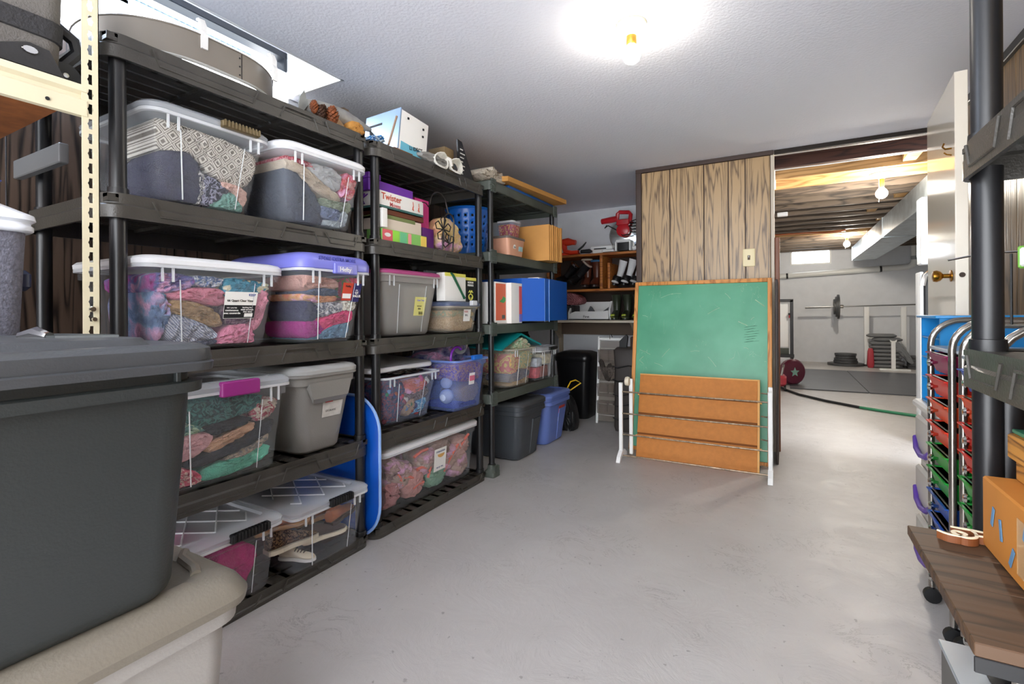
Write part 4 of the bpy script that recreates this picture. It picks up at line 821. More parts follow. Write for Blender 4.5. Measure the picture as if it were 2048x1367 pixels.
Q_ = floor_tote('periwinkle blue lidded tote with red and white sticker, at the far end of the racks', -1.60, 3.46, 3.93, .415, M_blu, M_blu, .50)
s1 = Q_.sticker(.50, .80, .62, .78, mat('sticker_red', 'c9452f', .5)); s2 = Q_.sticker(.52, .78, .44, .60, M_paper); Q_.write('20 GAL', .65, .70, .02, M_paper, s1); Q_.write('| || |||', .65, .50, .02, M_ink, s2)
# shelf 3 of far rack: books and blue box
t, mm = gbox('activity_box', 'white box with orange-red front printed with a green bird and pictures', -1.80, -1.66, 2.748, 2.90, .987, 1.265, M_paper)
MB().box(-1.6605, -1.659, 2.757, 2.888, 1.01, 1.255).build('cover_print', mat('cover_orange', 'e06a48', .5), t, 0)
MB().add([(-1.658, 2.80, 1.135), (-1.658, 2.855, 1.125), (-1.658, 2.885, 1.14), (-1.658, 2.885, 1.16), (-1.658, 2.85, 1.172), (-1.658, 2.84, 1.155)], [(0, 1, 2, 3, 4, 5)]).build('bird_print', mat('print_green', '3a9a4a', .5), t, 0)
MB().box(-1.659, -1.6578, 2.835, 2.875, 1.02, 1.045).build('small_print', M_greyresin, t, 0)
t, mm = gbox('activity_box', 'narrow white-spined box with red and navy right edge beside the blue box', -1.80, -1.625, 2.905, 3.06, .987, 1.265, M_paper)
MB().box(-1.6255, -1.624, 3.015, 3.055, 1.03, 1.245).build('cover_print', mat('cover_coral', 'dd5a50', .5), t, 0); MB().box(-1.6245, -1.6235, 3.015, 3.055, .995, 1.05).build('cover_print', M_lav, t, 0)
t = E('blue_binder_box', (-1.84, 3.40, .987), 'large bright blue cardboard box bulging over the edge of the far rack', 'box')
MB().prism([(-2.05, 3.065), (-1.63, 3.065), (-1.50, 3.17), (-1.50, 3.24), (-1.56, 3.72), (-1.63, 3.74), (-1.632, 3.655), (-2.05, 3.65)], 'Z', 1.0, 1.305).build('carton', mat('bright_blue_card', '0b57b8', .5, var=.06), t, 20)
MB().tube([(-1.498, 3.24, .992), (-1.497, 3.24, 1.298)], .003, 6).tube([(-1.498, 3.165, .992), (-1.498, 3.165, 1.298)], .0015, 6).build('worn_edge', mat('worn_blue', '7aa6e0', .6), t)
MB().rbox(-1.62, -1.53, 3.14, 3.20, 1.302, 1.312, b=.002).build('paper_tab', M_paper, t)
# shelf 2 of far rack
for (cy, z, r, h, lab) in [(3.22, 1.457+.145, .066, .145, 'clear tub of yellow and red bits on top of the canister stack, far rack'), (3.22, 1.457+.0, .058, .14, 'clear tub of pink and cream bits below the upper tub, far rack')]:
    t = E('clear_tub', (-1.83, cy+.02, z), lab, 'tub')
    MB().rr(-1.83, cy+.02, [(r*.9, r*.9, .02, z+.001), (r*1.05, r*1.05, .025, z+h*.9)], True, False).build('body', M_clearlav, t)
    MB().rr(-1.83, cy+.02, [(r*1.1, r*1.1, .025, z+h*.9), (r*1.1, r*1.1, .025, z+h), (r*.9, r*.9, .02, z+h)], True, True).build('lid', M_clearrim, t)
    b = MB().rr(-1.83, cy+.02, [(r*.85, r*.85, .02, z+.006), (r*.97, r*.97, .02, z+h*.8)]); o = b.build('bits', F('c04038', 'floral', 'e09040', 60) if 'yellow' in lab else F('d88a80', 'floral', 'e8d0a0', 40), t)
t = E('craft_bin', (-1.72, 3.03, 1.457), 'low frosted bin with peach contents and round white badge, far rack', 'bin')
MB().rr(-1.72, 3.02, [(.07, .10, .02, 1.458), (.08, .125, .025, 1.575)], True, False).build('body', mat('peach_frost', 'd8a084', .4, var=.1), t)
MB().rr(-1.72, 3.02, [(.083, .128, .025, 1.572), (.085, .13, .025, 1.58), (.083, .128, .025, 1.588)], True, True).build('lid', mat('brown_grey_lid', '6d625c', .4), t)
MB().lathe([(0, 0), (.02, .0004), (.02, .001)], n=18, m=Matrix.Translation((-1.646, 2.99, 1.515)) @ Matrix.Rotation(pi/2+.1, 4, 'Y')).build('round_badge', M_paper, t); MB().rbox(-1.648, -1.644, 3.05, 3.11, 1.495, 1.54, b=.001).build('badge_panel', mat('teal_badge', '9cc4c8', .5), t)
text('GO', (-1.642, 2.99, 1.515), .018, M_ink, t)
tag(lump('white_canister', [(.1, 0), (.0, .6), (.3, 1), (.7, 1), (1, .6), (.9, 0)], Pl(3.09, 3.15, 1.467, 1.62, -1.82), .1, M_paper, bulge=.03, wr=0), 'white canister between the blue basket and the clear tubs', 'canister')
t = E('file_stack', (-1.70, 3.52, 1.457), 'stack of upright tan cardboard file folders on the far rack', 'folders')
for k in range(9):
    y_ = 3.40+.026*k
    q = MB().rbox(-1.84, -1.57+.004*(k % 3), y_, y_+.023, 1.459, 1.459+.275-.004*(k % 2), b=.001)
    o = q.build('folder', mat('folder_tan', 'd59a52', .7, var=.12, vscale=4), t)
tag(MB().rbox(-2.1, -1.90, 3.25, 3.72, 1.458, 1.76, b=.004).build('white_panel_box', mat('pale_grey_card', 'c8ccd2', .6), None, origin=(-2, 3.5, 1.458)), 'pale grey box behind the tan folders', 'box')
tag(MB().rbox(-2.05, -1.75, 3.36, 3.66, .537, .62, b=.01).build('dark_bag', F('2f2420'), None, origin=(-1.9, 3.5, .54)), 'dark bag at the back of the far rack', 'bag') if False else None
tag(lump('dark_bag', [(.1, 0), (.0, .5), (.3, 1), (.8, .8), (1, 0)], Pl(3.30, 3.52, .81, .95, -1.78), .2, F('2f2420'), bulge=.04, wr=.012), 'dark brown bag slumped behind the teal lid', 'bag')
# ---------------------------------------------------------------- on top of the racks
t = E('oval_metal_ring', (-1.98, 1.10, 1.876), 'large grey metal stadium-shaped ring with wire mesh floor on top of the first rack', 'metal ring')
M_oval = mat('warm_grey_metal', '8a8278', .38, metal=.35, var=.08)
def stad(cx, cy, L_, W_, r, z, n=12):
    out = []
    for q, (sx, sy) in enumerate(((1, 1), (-1, 1), (-1, -1), (1, -1))):
        for k in range(n+1):
            a = pi/2*q+pi/2*k/n; out.append((cx+sx*(W_/2-r)+r*cos(a), cy+sy*(L_/2-r)+r*sin(a), z))
    return out
S0 = dict(cx=-1.965, cy=1.0, L_=.62, W_=.53, r=.255)
a0, a1, a2, a3 = stad(z=1.895, **S0), stad(z=1.995, **S0), stad(-1.965, 1.0, .612, .522, .251, 1.995), stad(-1.965, 1.0, .612, .522, .251, 1.895)
MB().rings([a0, a1, a2, a3], closed=True).build('wall', M_oval, t, 40)
MB().tube(stad(-1.965, 1.0, .628, .538, .259, 1.896), .005, 6, closed=True).build('bottom_bead', mat('dull_white', 'b9b9b4', .5), t)
MB().tube([(x, y_, z) for x, y_, z in stad(z=1.995, **S0)], .003, 6, closed=True).build('top_bead', M_oval, t)
b = MB()
for k in range(17):
    yy = .725+.034*k; w = .25 if .88 < yy < 1.12 else .17
    b.tube([(-1.975-w, yy, 1.893), (-1.975+w, yy, 1.893)], .0013, 4)
for k in range(13): b.tube([(-2.18+.034*k, .76, 1.893), (-2.18+.034*k, 1.24, 1.893)], .0013, 4)
b.build('wire_mesh', mat('pale_wire', 'b8c8d8', .3, metal=.5), t)
b = MB().box(-1.7004, -1.6988, 1.065, 1.067, 1.9, 1.993)
for z in (1.915, 1.945, 1.975): b.lathe([(.001, 0), (.003, .001), (.003, .002)], n=8, m=Matrix.Translation((-1.70, 1.058, z)) @ Matrix.Rotation(pi/2, 4, 'Y'))
b.build('riveted_seam', M_ink, t)
for yy in (.935, 1.195):
    MB().prism([(-1.702, 1.95), (-1.694, 1.95), (-1.692, 1.998), (-1.70, 2.01), (-1.699, 2.03), (-1.712, 2.055), (-1.728, 2.058), (-1.728, 2.05), (-1.716, 2.046), (-1.71, 2.01), (-1.714, 1.99), (-1.702, 1.99)], 'Y', yy-.010, yy+.010).build('white_clip', M_white, t)
# fish, pine cones
t = E('stuffed_fish', (-1.76, 1.55, 1.88), 'grey mounted fish lying with raised fins on top of the first rack', 'fish'); M_fish = mat('fish_skin', '9c9b97', .35, var=.4, vscale=14)
fp = [(0, .006, .014), (.03, .02, .028), (.08, .028, .037), (.16, .034, .042), (.24, .032, .038), (.31, .024, .027), (.37, .014, .015), (.40, .008, .010)]
rs = []
for k, w, h in fp:
    c = Vector((-1.755, 1.345+k, 1.932+.02*sin(k*5))); rs.append([(c.x+w*cos(a), c.y, c.z+h*sin(a)) for a in [2*pi*j/16 for j in range(16)]])
MB().rings(rs).build('body', M_fish, t, 60)
MB().prism([(1.735, 1.945), (1.78, 1.925), (1.81, 1.93), (1.795, 1.905), (1.805, 1.885), (1.785, 1.885), (1.765, 1.905), (1.735, 1.925)], 'X', -1.752, -1.746).build('tail_fin', mat('dark_fin', '41444a', .4), t, 0)
MB().prism([(1.50, 1.968), (1.54, 1.985), (1.58, 2.0), (1.605, 1.998), (1.612, 1.985), (1.60, 1.968), (1.56, 1.966)], 'X', -1.758, -1.752).build('dorsal_fin', mat('brown_fin', '5b4a3a', .4), t, 0)
MB().prism([(1.325, 1.90), (1.33, 1.95), (1.352, 1.985), (1.362, 1.95), (1.37, 1.93), (1.35, 1.90)], 'X', -1.735, -1.73).build('pelvic_fin', mat('grey_fin', '8a8c88', .4), t, 0)
MB().prism([(1.47, 1.93), (1.51, 1.925), (1.545, 1.90), (1.55, 1.875), (1.53, 1.885), (1.49, 1.90)], 'X', -1.722, -1.715).build('pectoral_fin', mat('tan_fin', 'a5835c', .5), t, 0)
for i, (yy, zz, s) in enumerate([(1.375, 1.918, .026), (1.405, 1.905, .03), (1.468, 1.912, .040), (1.438, 1.925, .028)]):
    t2 = E('pine_cone', (-1.70, yy, zz), ['small reddish pine cone nearest the metal ring on the rack top', 'second pine cone from the metal ring on the rack top', 'largest dark brown pine cone on the rack top beside the fish', 'grey-brown pine cone tucked behind the largest one'][i], 'pine cone', 'pine cones on the first rack')
    c = Vector((-1.70-.02*(i == 3), yy, zz)); b = MB()
    for q in range(70):
        k = q/70; a = q*2.4; r = s*.6*sin(pi*(.12+.8*k)); z = (k-.5)*s*1.9
        n_ = Vector((cos(a), sin(a), .5)); p = c+Vector((r*cos(a), r*sin(a), z))
        tt = Vector((-sin(a), cos(a), 0)); w = s*.2
        b.add([p-tt*w*.6-n_*s*.3, p+tt*w*.6-n_*s*.3, p+tt*w+n_*s*.06, p+n_*s*.16+Vector((0, 0, s*.08)), p-tt*w+n_*s*.06, p+Vector((0, 0, -s*.1))], [(0, 1, 2, 3, 4), (0, 5, 1), (1, 5, 2), (2, 5, 3), (3, 5, 4), (4, 5, 0)])
    b.build('scales', mat('cone_%d' % (i % 2), ['8a4a26', '4f3324'][i % 2], .6, var=.5, vscale=60), t2, 0)
tag(lump('cardboard_wedge', [(0, 0), (.05, .7), (.8, .8), (1, 0)], Pl(1.57, 1.66, 1.885, 1.95, -1.69), .08, M_card, bulge=.01, wr=.003), 'tan cardboard scrap under the fish', 'cardboard')
tag(lump('tissue_scrap', [(0, 0), (.2, .7), (.5, .5), (.7, 1), (1, .2)], Pl(1.69, 1.79, 1.876, 1.925, -1.69), .08, F('cfe0ee', 'print', '2a7fc8', 12), bulge=.02, wr=.01), 'white and blue tissue scrap below the fish tail', 'paper')
t = E('white_carton', (-1.80, 1.93, 1.876), 'white and silver-blue open carton standing near the ceiling on the middle rack', 'box')
mm = Matrix.Translation((-1.84, 2.01, 1.89)) @ Matrix.Rotation(radians(-4), 4, 'Z') @ Matrix.Rotation(radians(-7), 4, 'X')
MB().rbox(-.13, .13, -.10, .10, -.005, .21, b=.002, m=mm).build('carton', M_paper, t)
MB().box(-.13, .131, -.11, -.102, -.0, .215, m=mm).build('side_panel', mat('silver_blue_film', '9fb8d4', .25, metal=.3), t, 0)
MB().box(.1302, .1312, -.09, .099, -.003, .045, m=mm).build('blue_band', mat('band_blue', '6fc0d8', .5), t, 0)
text('LI IDECT', (-1.703, 2.02, 1.925), .028, M_ink, t, rot=.1)
for (yy, zz) in ((1.955, 2.065), (2.075, 2.045), (2.07, 2.005)): MB().box(-1.704, -1.699, yy, yy+.010, zz, zz+.010).build('punched_hole', M_ink, t, 0)
MB().box(-.10, .0, -.1125, -.1105, .15, .16, m=mm).build('print_mark', M_ink, t, 0)
MB().tube([(-1.69, 1.80, 1.885), (-1.70, 1.87, 2.05)], .006, 6).build('tan_strip', mat('tan_strip', '9a7f68', .6), t)
tag(MB().rbox(-1.80, -1.69, 1.84, 1.98, 1.876, 1.888, b=.002).build('wooden_plaque', mat('plaque_brown', '7a4a2a', .5), None, origin=(-1.75, 1.9, 1.876)), 'small brown wooden plaque flat under the white carton', 'plaque')
t = E('extension_cord', (-1.68, 2.27, 1.92), 'coiled white extension cord hanging over the rack edge', 'cord'); b = MB()
for k in range(6):
    w = .022+.004*k
    for sg, cy_ in ((1, 2.19), (-1, 2.33)):
        b.tube([(-1.675+.006*k-.02*abs(cos(a)), cy_+.055*cos(a)*1.1, 1.915-.01*sg+(w)*sin(a)-(cy_-2.2)*.12) for a in [2*pi*j/16 for j in range(16)]], .0038, 5, closed=True)
b.build('coils', mat('cord_white', 'e2dfd6', .45), t); MB().tube([(-1.668, 2.235, 1.935), (-1.66, 2.26, 1.93), (-1.668, 2.285, 1.905)], .012, 8).build('tie', M_paper, t)
tag(lump('paper_sleeve', [(0, .5), (.3, 1), (1, .8), (.95, .2), (.4, 0)], Pl(2.02, 2.32, 1.876, 1.935, -1.665), .16, mat('paper_grey', '8e8c88', .6), bulge=.02, wr=.006), 'grey paper sleeve under the white extension cord', 'paper')
t = E('black_chart', (-1.72, 2.46, 1.876), 'black cardboard panel with white printing standing upright on the middle rack', 'panel')
MB().prism([(2.42, 1.878), (2.40, 2.10), (2.445, 2.095), (2.58, 1.878)], 'X', -1.715, -1.705).build('board', mat('black_card', '17161a', .35), t, 0)
for k in range(7): MB().box(-1.7045, -1.7035, 2.425, 2.425+.03+.02*((k*7) % 3)/2, 1.90+.024*k, 1.906+.024*k).build('print_line', M_paper, t, 0)
tag(MB().rbox(-1.86, -1.74, 2.32, 2.41, 1.877, 2.04, b=.002).build('tan_carton', mat('tan_black_card', '8a7350', .6, var=.5), None, origin=(-1.8, 2.36, 1.877)), 'tan and black carton behind the white cord coil', 'box')
tag(MB().prism([(-2.1, 2.74), (-1.62, 2.86), (-1.56, 3.72), (-2.1, 3.72)], 'Z', 1.945, 1.978, m=Matrix.Translation((0, 0, 0))).build('flat_carton', mat('flat_card', 'c08a44', .75, var=.12, vscale=3), None, 0, origin=(-1.8, 3.2, 1.945)), 'large flat tan cardboard carton on top of the far rack', 'cardboard')
tag(MB().rbox(-2.05, -1.665, 2.95, 3.70, 1.917, 1.944, b=.004).build('blue_board', M_bask, None, origin=(-1.8, 3.3, 1.917)), 'flat blue board under the tan cardboard on the far rack', 'board')
tag(lump('crumpled_bag', [(0, .1), (.1, .6), (.3, .5), (.45, 1), (.6, .6), (.8, .8), (1, .2), (.5, 0)], Pl(2.62, 2.92, 1.918, 2.03, -1.66), .22, F('cbbfae'), bulge=.03, wr=.018), 'crumpled off-white paper bag at the near end of the far rack top', 'paper bag')
# ---------------------------------------------------------------- alcove shelves
M_or = wood('orange_pine', '8a4a1e', 'c47a38', 'X', 1, .45)
t = E('alcove_shelving', (-1.3, 5.34, 0), 'wooden wall shelves with orange boards in the alcove beyond the racks', 'shelving')
MB().rbox(-2.42, -.15, 5.15, 5.52, 1.682, 1.708, b=.002).build('shelf_board', M_or, t); MB().rbox(-2.42, -.15, 5.15, 5.52, 1.292, 1.318, b=.002).build('shelf_board', M_or, t)
MB().rbox(-2.42, -.15, 5.14, 5.52, .945, .972, b=.002).build('shelf_board', mat('cream_board', 'd8cdb8', .5), t)
MB().rbox(-2.42, -.15, 5.47, 5.50, .80, .945, b=.002).build('cleat', mat('grey_brown_cleat', '6b5a4c', .6), t)
for x in (-2.415, -1.775, -1.12): MB().rbox(x, x+.03, 5.16, 5.52, 1.318, 1.682, b=.002).build('divider', M_or, t)
MB().rbox(-1.70, -1.672, 5.2, 5.5, 1.318, 1.60, b=.003).build('divider', M_or, t)
MB().box(-2.42, -.15, 5.505, 5.525, .975, 1.682).build('back_panel', mat('dark_brown_back', '33241c', .7), t, 0)
for x in (-2.40, -1.45): MB().prism([(5.17, .945), (5.52, .945), (5.52, .50), (5.48, .50), (5.46, .75)], 'X', x, x+.035).build('bracket', mat('pale_bracket', 'b8a88e', .6), t, 0)
# saw
t = E('circular_saw', (-1.50, 5.30, 1.708), 'red-handled circular saw on a silver pan on the top alcove shelf', 'power saw'); M_red = mat('tool_red', 'b81e28', .3); rot = Matrix.Translation((-1.50, 5.26, 1.888)) @ Matrix.Rotation(pi/2, 4, 'X')
MB().lathe([(.02, -.10), (.14, -.09), (.17, -.02), (.175, .06), (.16, .075), (.05, .08)], (0, 0, 0), 32, m=rot).build('housing', M_chrome, t)
MB().tube([(-1.74, 5.14, 2.045), (-1.64, 5.13, 2.05), (-1.56, 5.13, 2.06)], [.03, .034, .03], 10).build('motor', M_red, t)
MB().tube([(-1.57, 5.13, 2.03), (-1.56, 5.13, 2.11), (-1.54, 5.13, 2.125), (-1.44, 5.13, 2.115), (-1.42, 5.13, 2.09), (-1.43, 5.13, 2.02)], .022, 8).rbox(-1.57, -1.43, 5.10, 5.15, 1.98, 2.045, b=.01).build('handle', M_red, t)
MB().lathe([(.03, 0), (.07, .01), (.07, .05), (.05, .06)], n=20, m=Matrix.Translation((-1.50, 5.16, 1.93)) @ Matrix.Rotation(pi/2, 4, 'X')).build('gearbox', M_red, t)
b = MB()
for k in range(5): b.tube([(-1.42, 5.13-.01*k, 2.02-.03*k), (-1.34, 5.11, 2.03-.035*k), (-1.30, 5.13, 1.99-.03*k), (-1.36, 5.12, 1.93-.02*k)], .006, 6)
b.tube([(-1.68, 5.13, 2.0), (-1.70, 5.12, 1.97), (-1.66, 5.11, 1.99), (-1.56, 5.12, 1.93), (-1.5, 5.1, 1.87), (-1.42, 5.1, 1.88)], .006, 6).build('power_cord', M_blk, t)
t = E('tool_case', (-1.28, 5.3, 1.708), 'black and chrome tool partly behind the panelled wall on the top alcove shelf', 'tool'); MB().rbox(-1.34, -1.16, 5.2, 5.4, 1.71, 2.02, b=.02).build('body', M_blk, t); MB().tube([(-1.36, 5.17, 1.74), (-1.33, 5.16, 1.80), (-1.27, 5.16, 1.76)], .02, 8).build('lever', M_chrome, t)
t = E('drill', (-2.14, 5.25, 1.708), 'orange-red drill and case lying on the left of the top alcove shelf', 'drill'); Mo = mat('orange_red', 'e23a1c', .35)
MB().tube([(-2.26, 5.22, 1.86), (-2.16, 5.20, 1.865), (-2.10, 5.2, 1.855), (-2.07, 5.2, 1.85)], [.04, .045, .03, .028], 12).build('body', Mo, t)
MB().tube([(-2.22, 5.21, 1.85), (-2.20, 5.21, 1.76), (-2.12, 5.2, 1.735), (-2.03, 5.18, 1.74)], [.035, .03, .028, .02], 10).build('grip', Mo, t); MB().rbox(-2.30, -2.05, 5.2, 5.3, 1.71, 1.745, b=.008).build('foot', Mo, t)
t = E('hand_trowel', (-1.95, 5.22, 1.708), 'dark-handled tool leaning beside the orange drill', 'tool'); MB().tube([(-2.04, 5.2, 1.76), (-1.98, 5.19, 1.80), (-1.94, 5.19, 1.845)], [.012, .012, .006], 8).build('blade', M_ink, t); MB().tube([(-2.0, 5.18, 1.74), (-1.90, 5.18, 1.74), (-1.87, 5.18, 1.735)], [.02, .025, .012], 10).build('handle', M_ink, t)
t = E('white_appliance', (-1.75, 5.22, 1.708), 'flat white device with a slotted front on the top alcove shelf', 'device'); MB().rbox(-1.88, -1.63, 5.16, 5.3, 1.745, 1.79, b=.01).rbox(-1.86, -1.66, 5.18, 5.28, 1.71, 1.745, b=.004).build('body', M_white, t); MB().rbox(-1.84, -1.70, 5.157, 5.17, 1.75, 1.762, b=.002).build('slot', M_blk, t)
t = E('white_appliance', (-1.52, 5.22, 1.708), 'white open-ended device right of the flat white one on the top alcove shelf', 'device'); MB().rbox(-1.58, -1.42, 5.10, 5.2, 1.80, 1.83, b=.01).rbox(-1.585, -1.565, 5.10, 5.2, 1.71, 1.81, b=.004).rbox(-1.435, -1.415, 5.10, 5.2, 1.71, 1.81, b=.004).build('body', M_white, t); MB().rbox(-1.56, -1.44, 5.11, 5.2, 1.712, 1.80, b=.004).build('black_front', M_blk, t); MB().rbox(-1.74, -1.60, 5.12, 5.2, 1.712, 1.735, b=.006).rbox(-1.41, -1.25, 5.12, 5.2, 1.712, 1.76, b=.01).build('tray', M_white, t)
# boots and skates
def boot(name, label, x, y, z, h, w, mu, ms, tilt=0, skate=False, cat='boots', group=None, cuff=None):
    t = E(name, (x, y, z), label, cat, group); mm = Matrix.Translation((x, y, z+.02)) @ Matrix.Rotation(radians(tilt), 4, 'Y')
    rs = []
    for k, (cy_, hx, hy) in enumerate([(0, .8, 1.3), (-.01, .95, 1.45), (-.01, .85, 1.15), (.01, .72, .75), (.01, .8, .78), (.005, .95, .85), (0, 1.0, .9)]):
        zz = [0, .04, .16, .32, .55, .85, 1.0][k]*h; rs.append([(w*.5*hx*cos(a), cy_*3+w*.5*hy*sin(a)-(.03 if k < 2 else 0), zz) for a in [2*pi*j/16 for j in range(16)]])
    MB().rings(rs, m=mm).build('upper', mu, t, 50)
    rs2 = [[(p[0]*1.06, p[1]*1.06-.0, q) for p in rs[0]] for q in (-.02, .004)]; MB().rings(rs2, m=mm).build('sole', ms, t, 40)
    if skate: MB().rings([[(w*.54*hx*cos(a), w*.5*hy*1.08*sin(a)-.03, zz) for a in [2*pi*j/16 for j in range(16)]] for hx, hy, zz in ((.85, 1.35, -.0), (1, 1.48, .04*h), (.95, 1.2, .26*h), (.8, .85, .33*h))], m=mm).build('shell', M_blk, t, 50)
    if cuff: MB().tube([(w*.5*cos(a), w*.45*sin(a), h) for a in [2*pi*j/14 for j in range(14)]], .012, 6, closed=True, m=mm).build('cuff', cuff, t)
    return t
M_fur = mat('fleece_trim', 'b8a898', .9, bump=1, bscale=60); M_bb = mat('black_leather', '1b1a1c', .35)
boot('ski_boot', 'black boot with chrome buckles lying tilted, leftmost on the middle alcove shelf', -2.27, 5.25, 1.395, .25, .11, M_bb, M_bb, 44, cuff=M_chrome)
boot('ski_boot', 'black fleece-lined boot leaning beside the leftmost buckled one', -2.10, 5.22, 1.39, .25, .11, M_bb, M_bb, 40, cuff=M_fur)
boot('winter_boot', 'brown leather boot with fleece cuff, left of the brown pair', -1.955, 5.25, 1.341, .29, .11, mat('boot_brown', '5b2e1e', .35), M_dk, 0, cuff=M_fur)
boot('winter_boot', 'brown leather boot with blue lining, right of the brown pair', -1.845, 5.25, 1.341, .27, .11, mat('boot_brown', '5b2e1e', .35), M_dk, 0, cuff=mat('blue_lining', '3a6a94', .8))
sk = mat('skate_white', 'e4e4e4', .35)
for i, (x, h) in enumerate(((-1.615, .28), (-1.51, .29), (-1.41, .25), (-1.32, .24))):
    boot('ice_skate', ['white-tongued black skate nearest the wooden divider', 'tallest white-tongued skate, second from the divider', 'third white-tongued skate from the divider', 'white-tongued skate half hidden by the panelled wall'][i], x, 5.25, 1.352, h*.93, .09, sk, M_bb, 18, skate=True, cat='skate', group='skates on the alcove shelf')
fnB = lambda x0, x1, z0, z1, y: (lambda u, t_, d: Vector((x0+(x1-x0)*u, y+d, z0+(z1-z0)*t_)))
tag(lump('striped_bundle', [(0, .1), (0, .6), (.2, 1), (.7, .95), (1, .5), (.9, .05)], fnB(-2.30, -2.0, 1.14, 1.28, 5.17), .2, F('cf8f93', 'stripe', '7a3f45', 30), bulge=.03, wr=.012), 'pink and maroon knitted bundle on the lowest alcove board', 'clothing')
tag(MB().rbox(-2.30, -2.10, 5.2, 5.4, .974, 1.135, b=.006).build('dark_box', mat('dark_box', '221d1e', .6), None, origin=(-2.2, 5.3, .974)), 'dark box under the pink knitted bundle', 'box')
t = E('white_bin', (-1.89, 5.3, .974), 'white plastic open-front pet bin with dark fins of cloth inside, lowest alcove board', 'bin')
b = MB(); b.prism([(-2.14, .976), (-2.12, 1.05), (-2.06, 1.07), (-1.74, 1.07), (-1.68, 1.08), (-1.66, .976)], 'Y', 5.15, 5.17)
b.prism([(5.15, .976), (5.15, 1.06), (5.25, 1.16), (5.45, 1.17), (5.45, .976)], 'X', -2.145, -2.125).prism([(5.15, .976), (5.15, 1.09), (5.22, 1.18), (5.45, 1.19), (5.45, .976)], 'X', -1.675, -1.655).box(-2.14, -1.66, 5.43, 5.45, .976, 1.18).box(-2.14, -1.66, 5.15, 5.45, .976, .985)
b.build('body', M_white, t, 0); text('First', (-1.93, 5.146, 1.01), .04, M_ink, t, '-Y')
tag(MB().prism([(-1.99, .99), (-1.92, 1.13), (-1.905, 1.12), (-1.85, 1.04), (-1.87, .99)], 'Y', 5.25, 5.27).build('grey_cloth', mat('grey_cloth', '55585c', .8), None, 0, origin=(-1.9, 5.26, .99)), 'grey triangular cloth standing at the left inside the white bin', 'cloth')
tag(MB().prism([(-1.83, .99), (-1.80, 1.05), (-1.70, 1.12), (-1.70, .99)], 'Y', 5.25, 5.27).build('grey_cloth', mat('grey_cloth', '55585c', .8), None, 0, origin=(-1.8, 5.26, .99)), 'grey triangular cloth at the right inside the white bin', 'cloth')
gm = mat('olive_rubber', '343a2c', .35)
for i, x in enumerate((-1.62, -1.50, -1.38)):
    t = boot('rubber_boot', ['dark green rubber boot beside the white bin', 'dark green rubber boot, middle of the three', 'dark boot with green trim next to the chalkboard edge'][i], x, 5.25, .98, .25, .105, gm, gm, 0, group='rubber boots on the lowest alcove board')
    MB().rbox(x-.03, x+.02, 5.13, 5.16, 1.0, 1.04, b=.008).build('lime_toe_patch', mat('lime_rubber', 'a5b83a', .4), t)
# floor of alcove
t = E('trash_can', (-1.87, 4.72, 0), 'tall black plastic trash can with domed lid beyond the racks', 'trash can'); mk_ = mat('black_can', '141416', .3)
MB().rr(-1.87, 4.74, [(.15, .15, .07, .0), (.155, .155, .07, .02), (.185, .185, .07, .58)], seg=6).build('body', mk_, t, 50)
MB().rr(-1.87, 4.74, [(.195, .195, .08, .57), (.20, .20, .08, .59), (.20, .20, .08, .615), (.19, .19, .08, .64), (.13, .13, .07, .665), (.05, .05, .04, .67)], seg=6).build('lid', mk_, t, 50)
tag(MB().rbox(-1.88, -1.58, 5.05, 5.11, .0, .62, b=.004).build('leaning_board', mat('offwhite_panel', 'd5d0c6', .5), None, origin=(-1.7, 5.08, 0)), 'off-white panel standing behind the black trash can', 'panel')
t = E('backpack', (-1.73, 4.10, 0), 'small black backpack slumped on the floor beside the blue tote', 'bag')
lump('pack_body', [(.1, 0), (0, .4), (.2, .9), (.5, 1), (.8, .8), (1, .3), (.9, 0)], fnB(-1.80, -1.64, 0.002, .30, 4.05), .14, mat('black_nylon', '1a1a1c', .5, bump=.6, bscale=40), bulge=.04, wr=.01, parent=t)
MB().tube([(-1.70, 4.06, .26), (-1.66, 4.03, .2), (-1.65, 4.02, .08), (-1.67, 4.03, .02)], .008, 6).build('strap', M_blk, t)
tag(MB().tube([(-1.66, 3.95, .40), (-1.63, 3.96, .46), (-1.60, 4.0, .47), (-1.57, 4.05, .44), (-1.66, 3.98, .37)], .006, 6).build('yellow_hook', mat('yellow_plastic', 'd8b020', .4), None, origin=(-1.62, 4, .42)), 'yellow plastic hook above the blue tote', 'hook')
t = E('mesh_organiser', (-1.48, 4.55, 0), 'leaning white-framed mesh organiser with rows of pockets', 'organiser'); Mg = mat('grey_frame', 'b9b6b0', .4)
MB().tube([(-1.585, 4.5, 0), (-1.585, 4.58, .82)], .012, 8).tube([(-1.36, 4.5, .02), (-1.36, 4.58, .82)], .012, 8).tube([(-1.585, 4.58, .80), (-1.36, 4.58, .80)], .014, 8).build('frame', M_white, t)
for k in range(7):
    z = .08+.105*k; MB().tube([(-1.585, 4.5+.08*z/.82, z), (-1.36, 4.5+.08*z/.82, z)], .005, 6).build('cross_bar', Mg, t)
MB().tube([(-1.47, 4.56, .80), (-1.475, 4.56, .84), (-1.46, 4.56, .85), (-1.445, 4.56, .82)], .003, 5).build('hook', M_chrome, t)
MB().add([(-1.575, 4.515, .02), (-1.37, 4.515, .02), (-1.37, 4.59, .78), (-1.575, 4.59, .78)], [(0, 1, 2, 3)]).build('mesh_sheet', mat('brown_mesh', '8b7f74', .8, alpha=.55), t, 0)
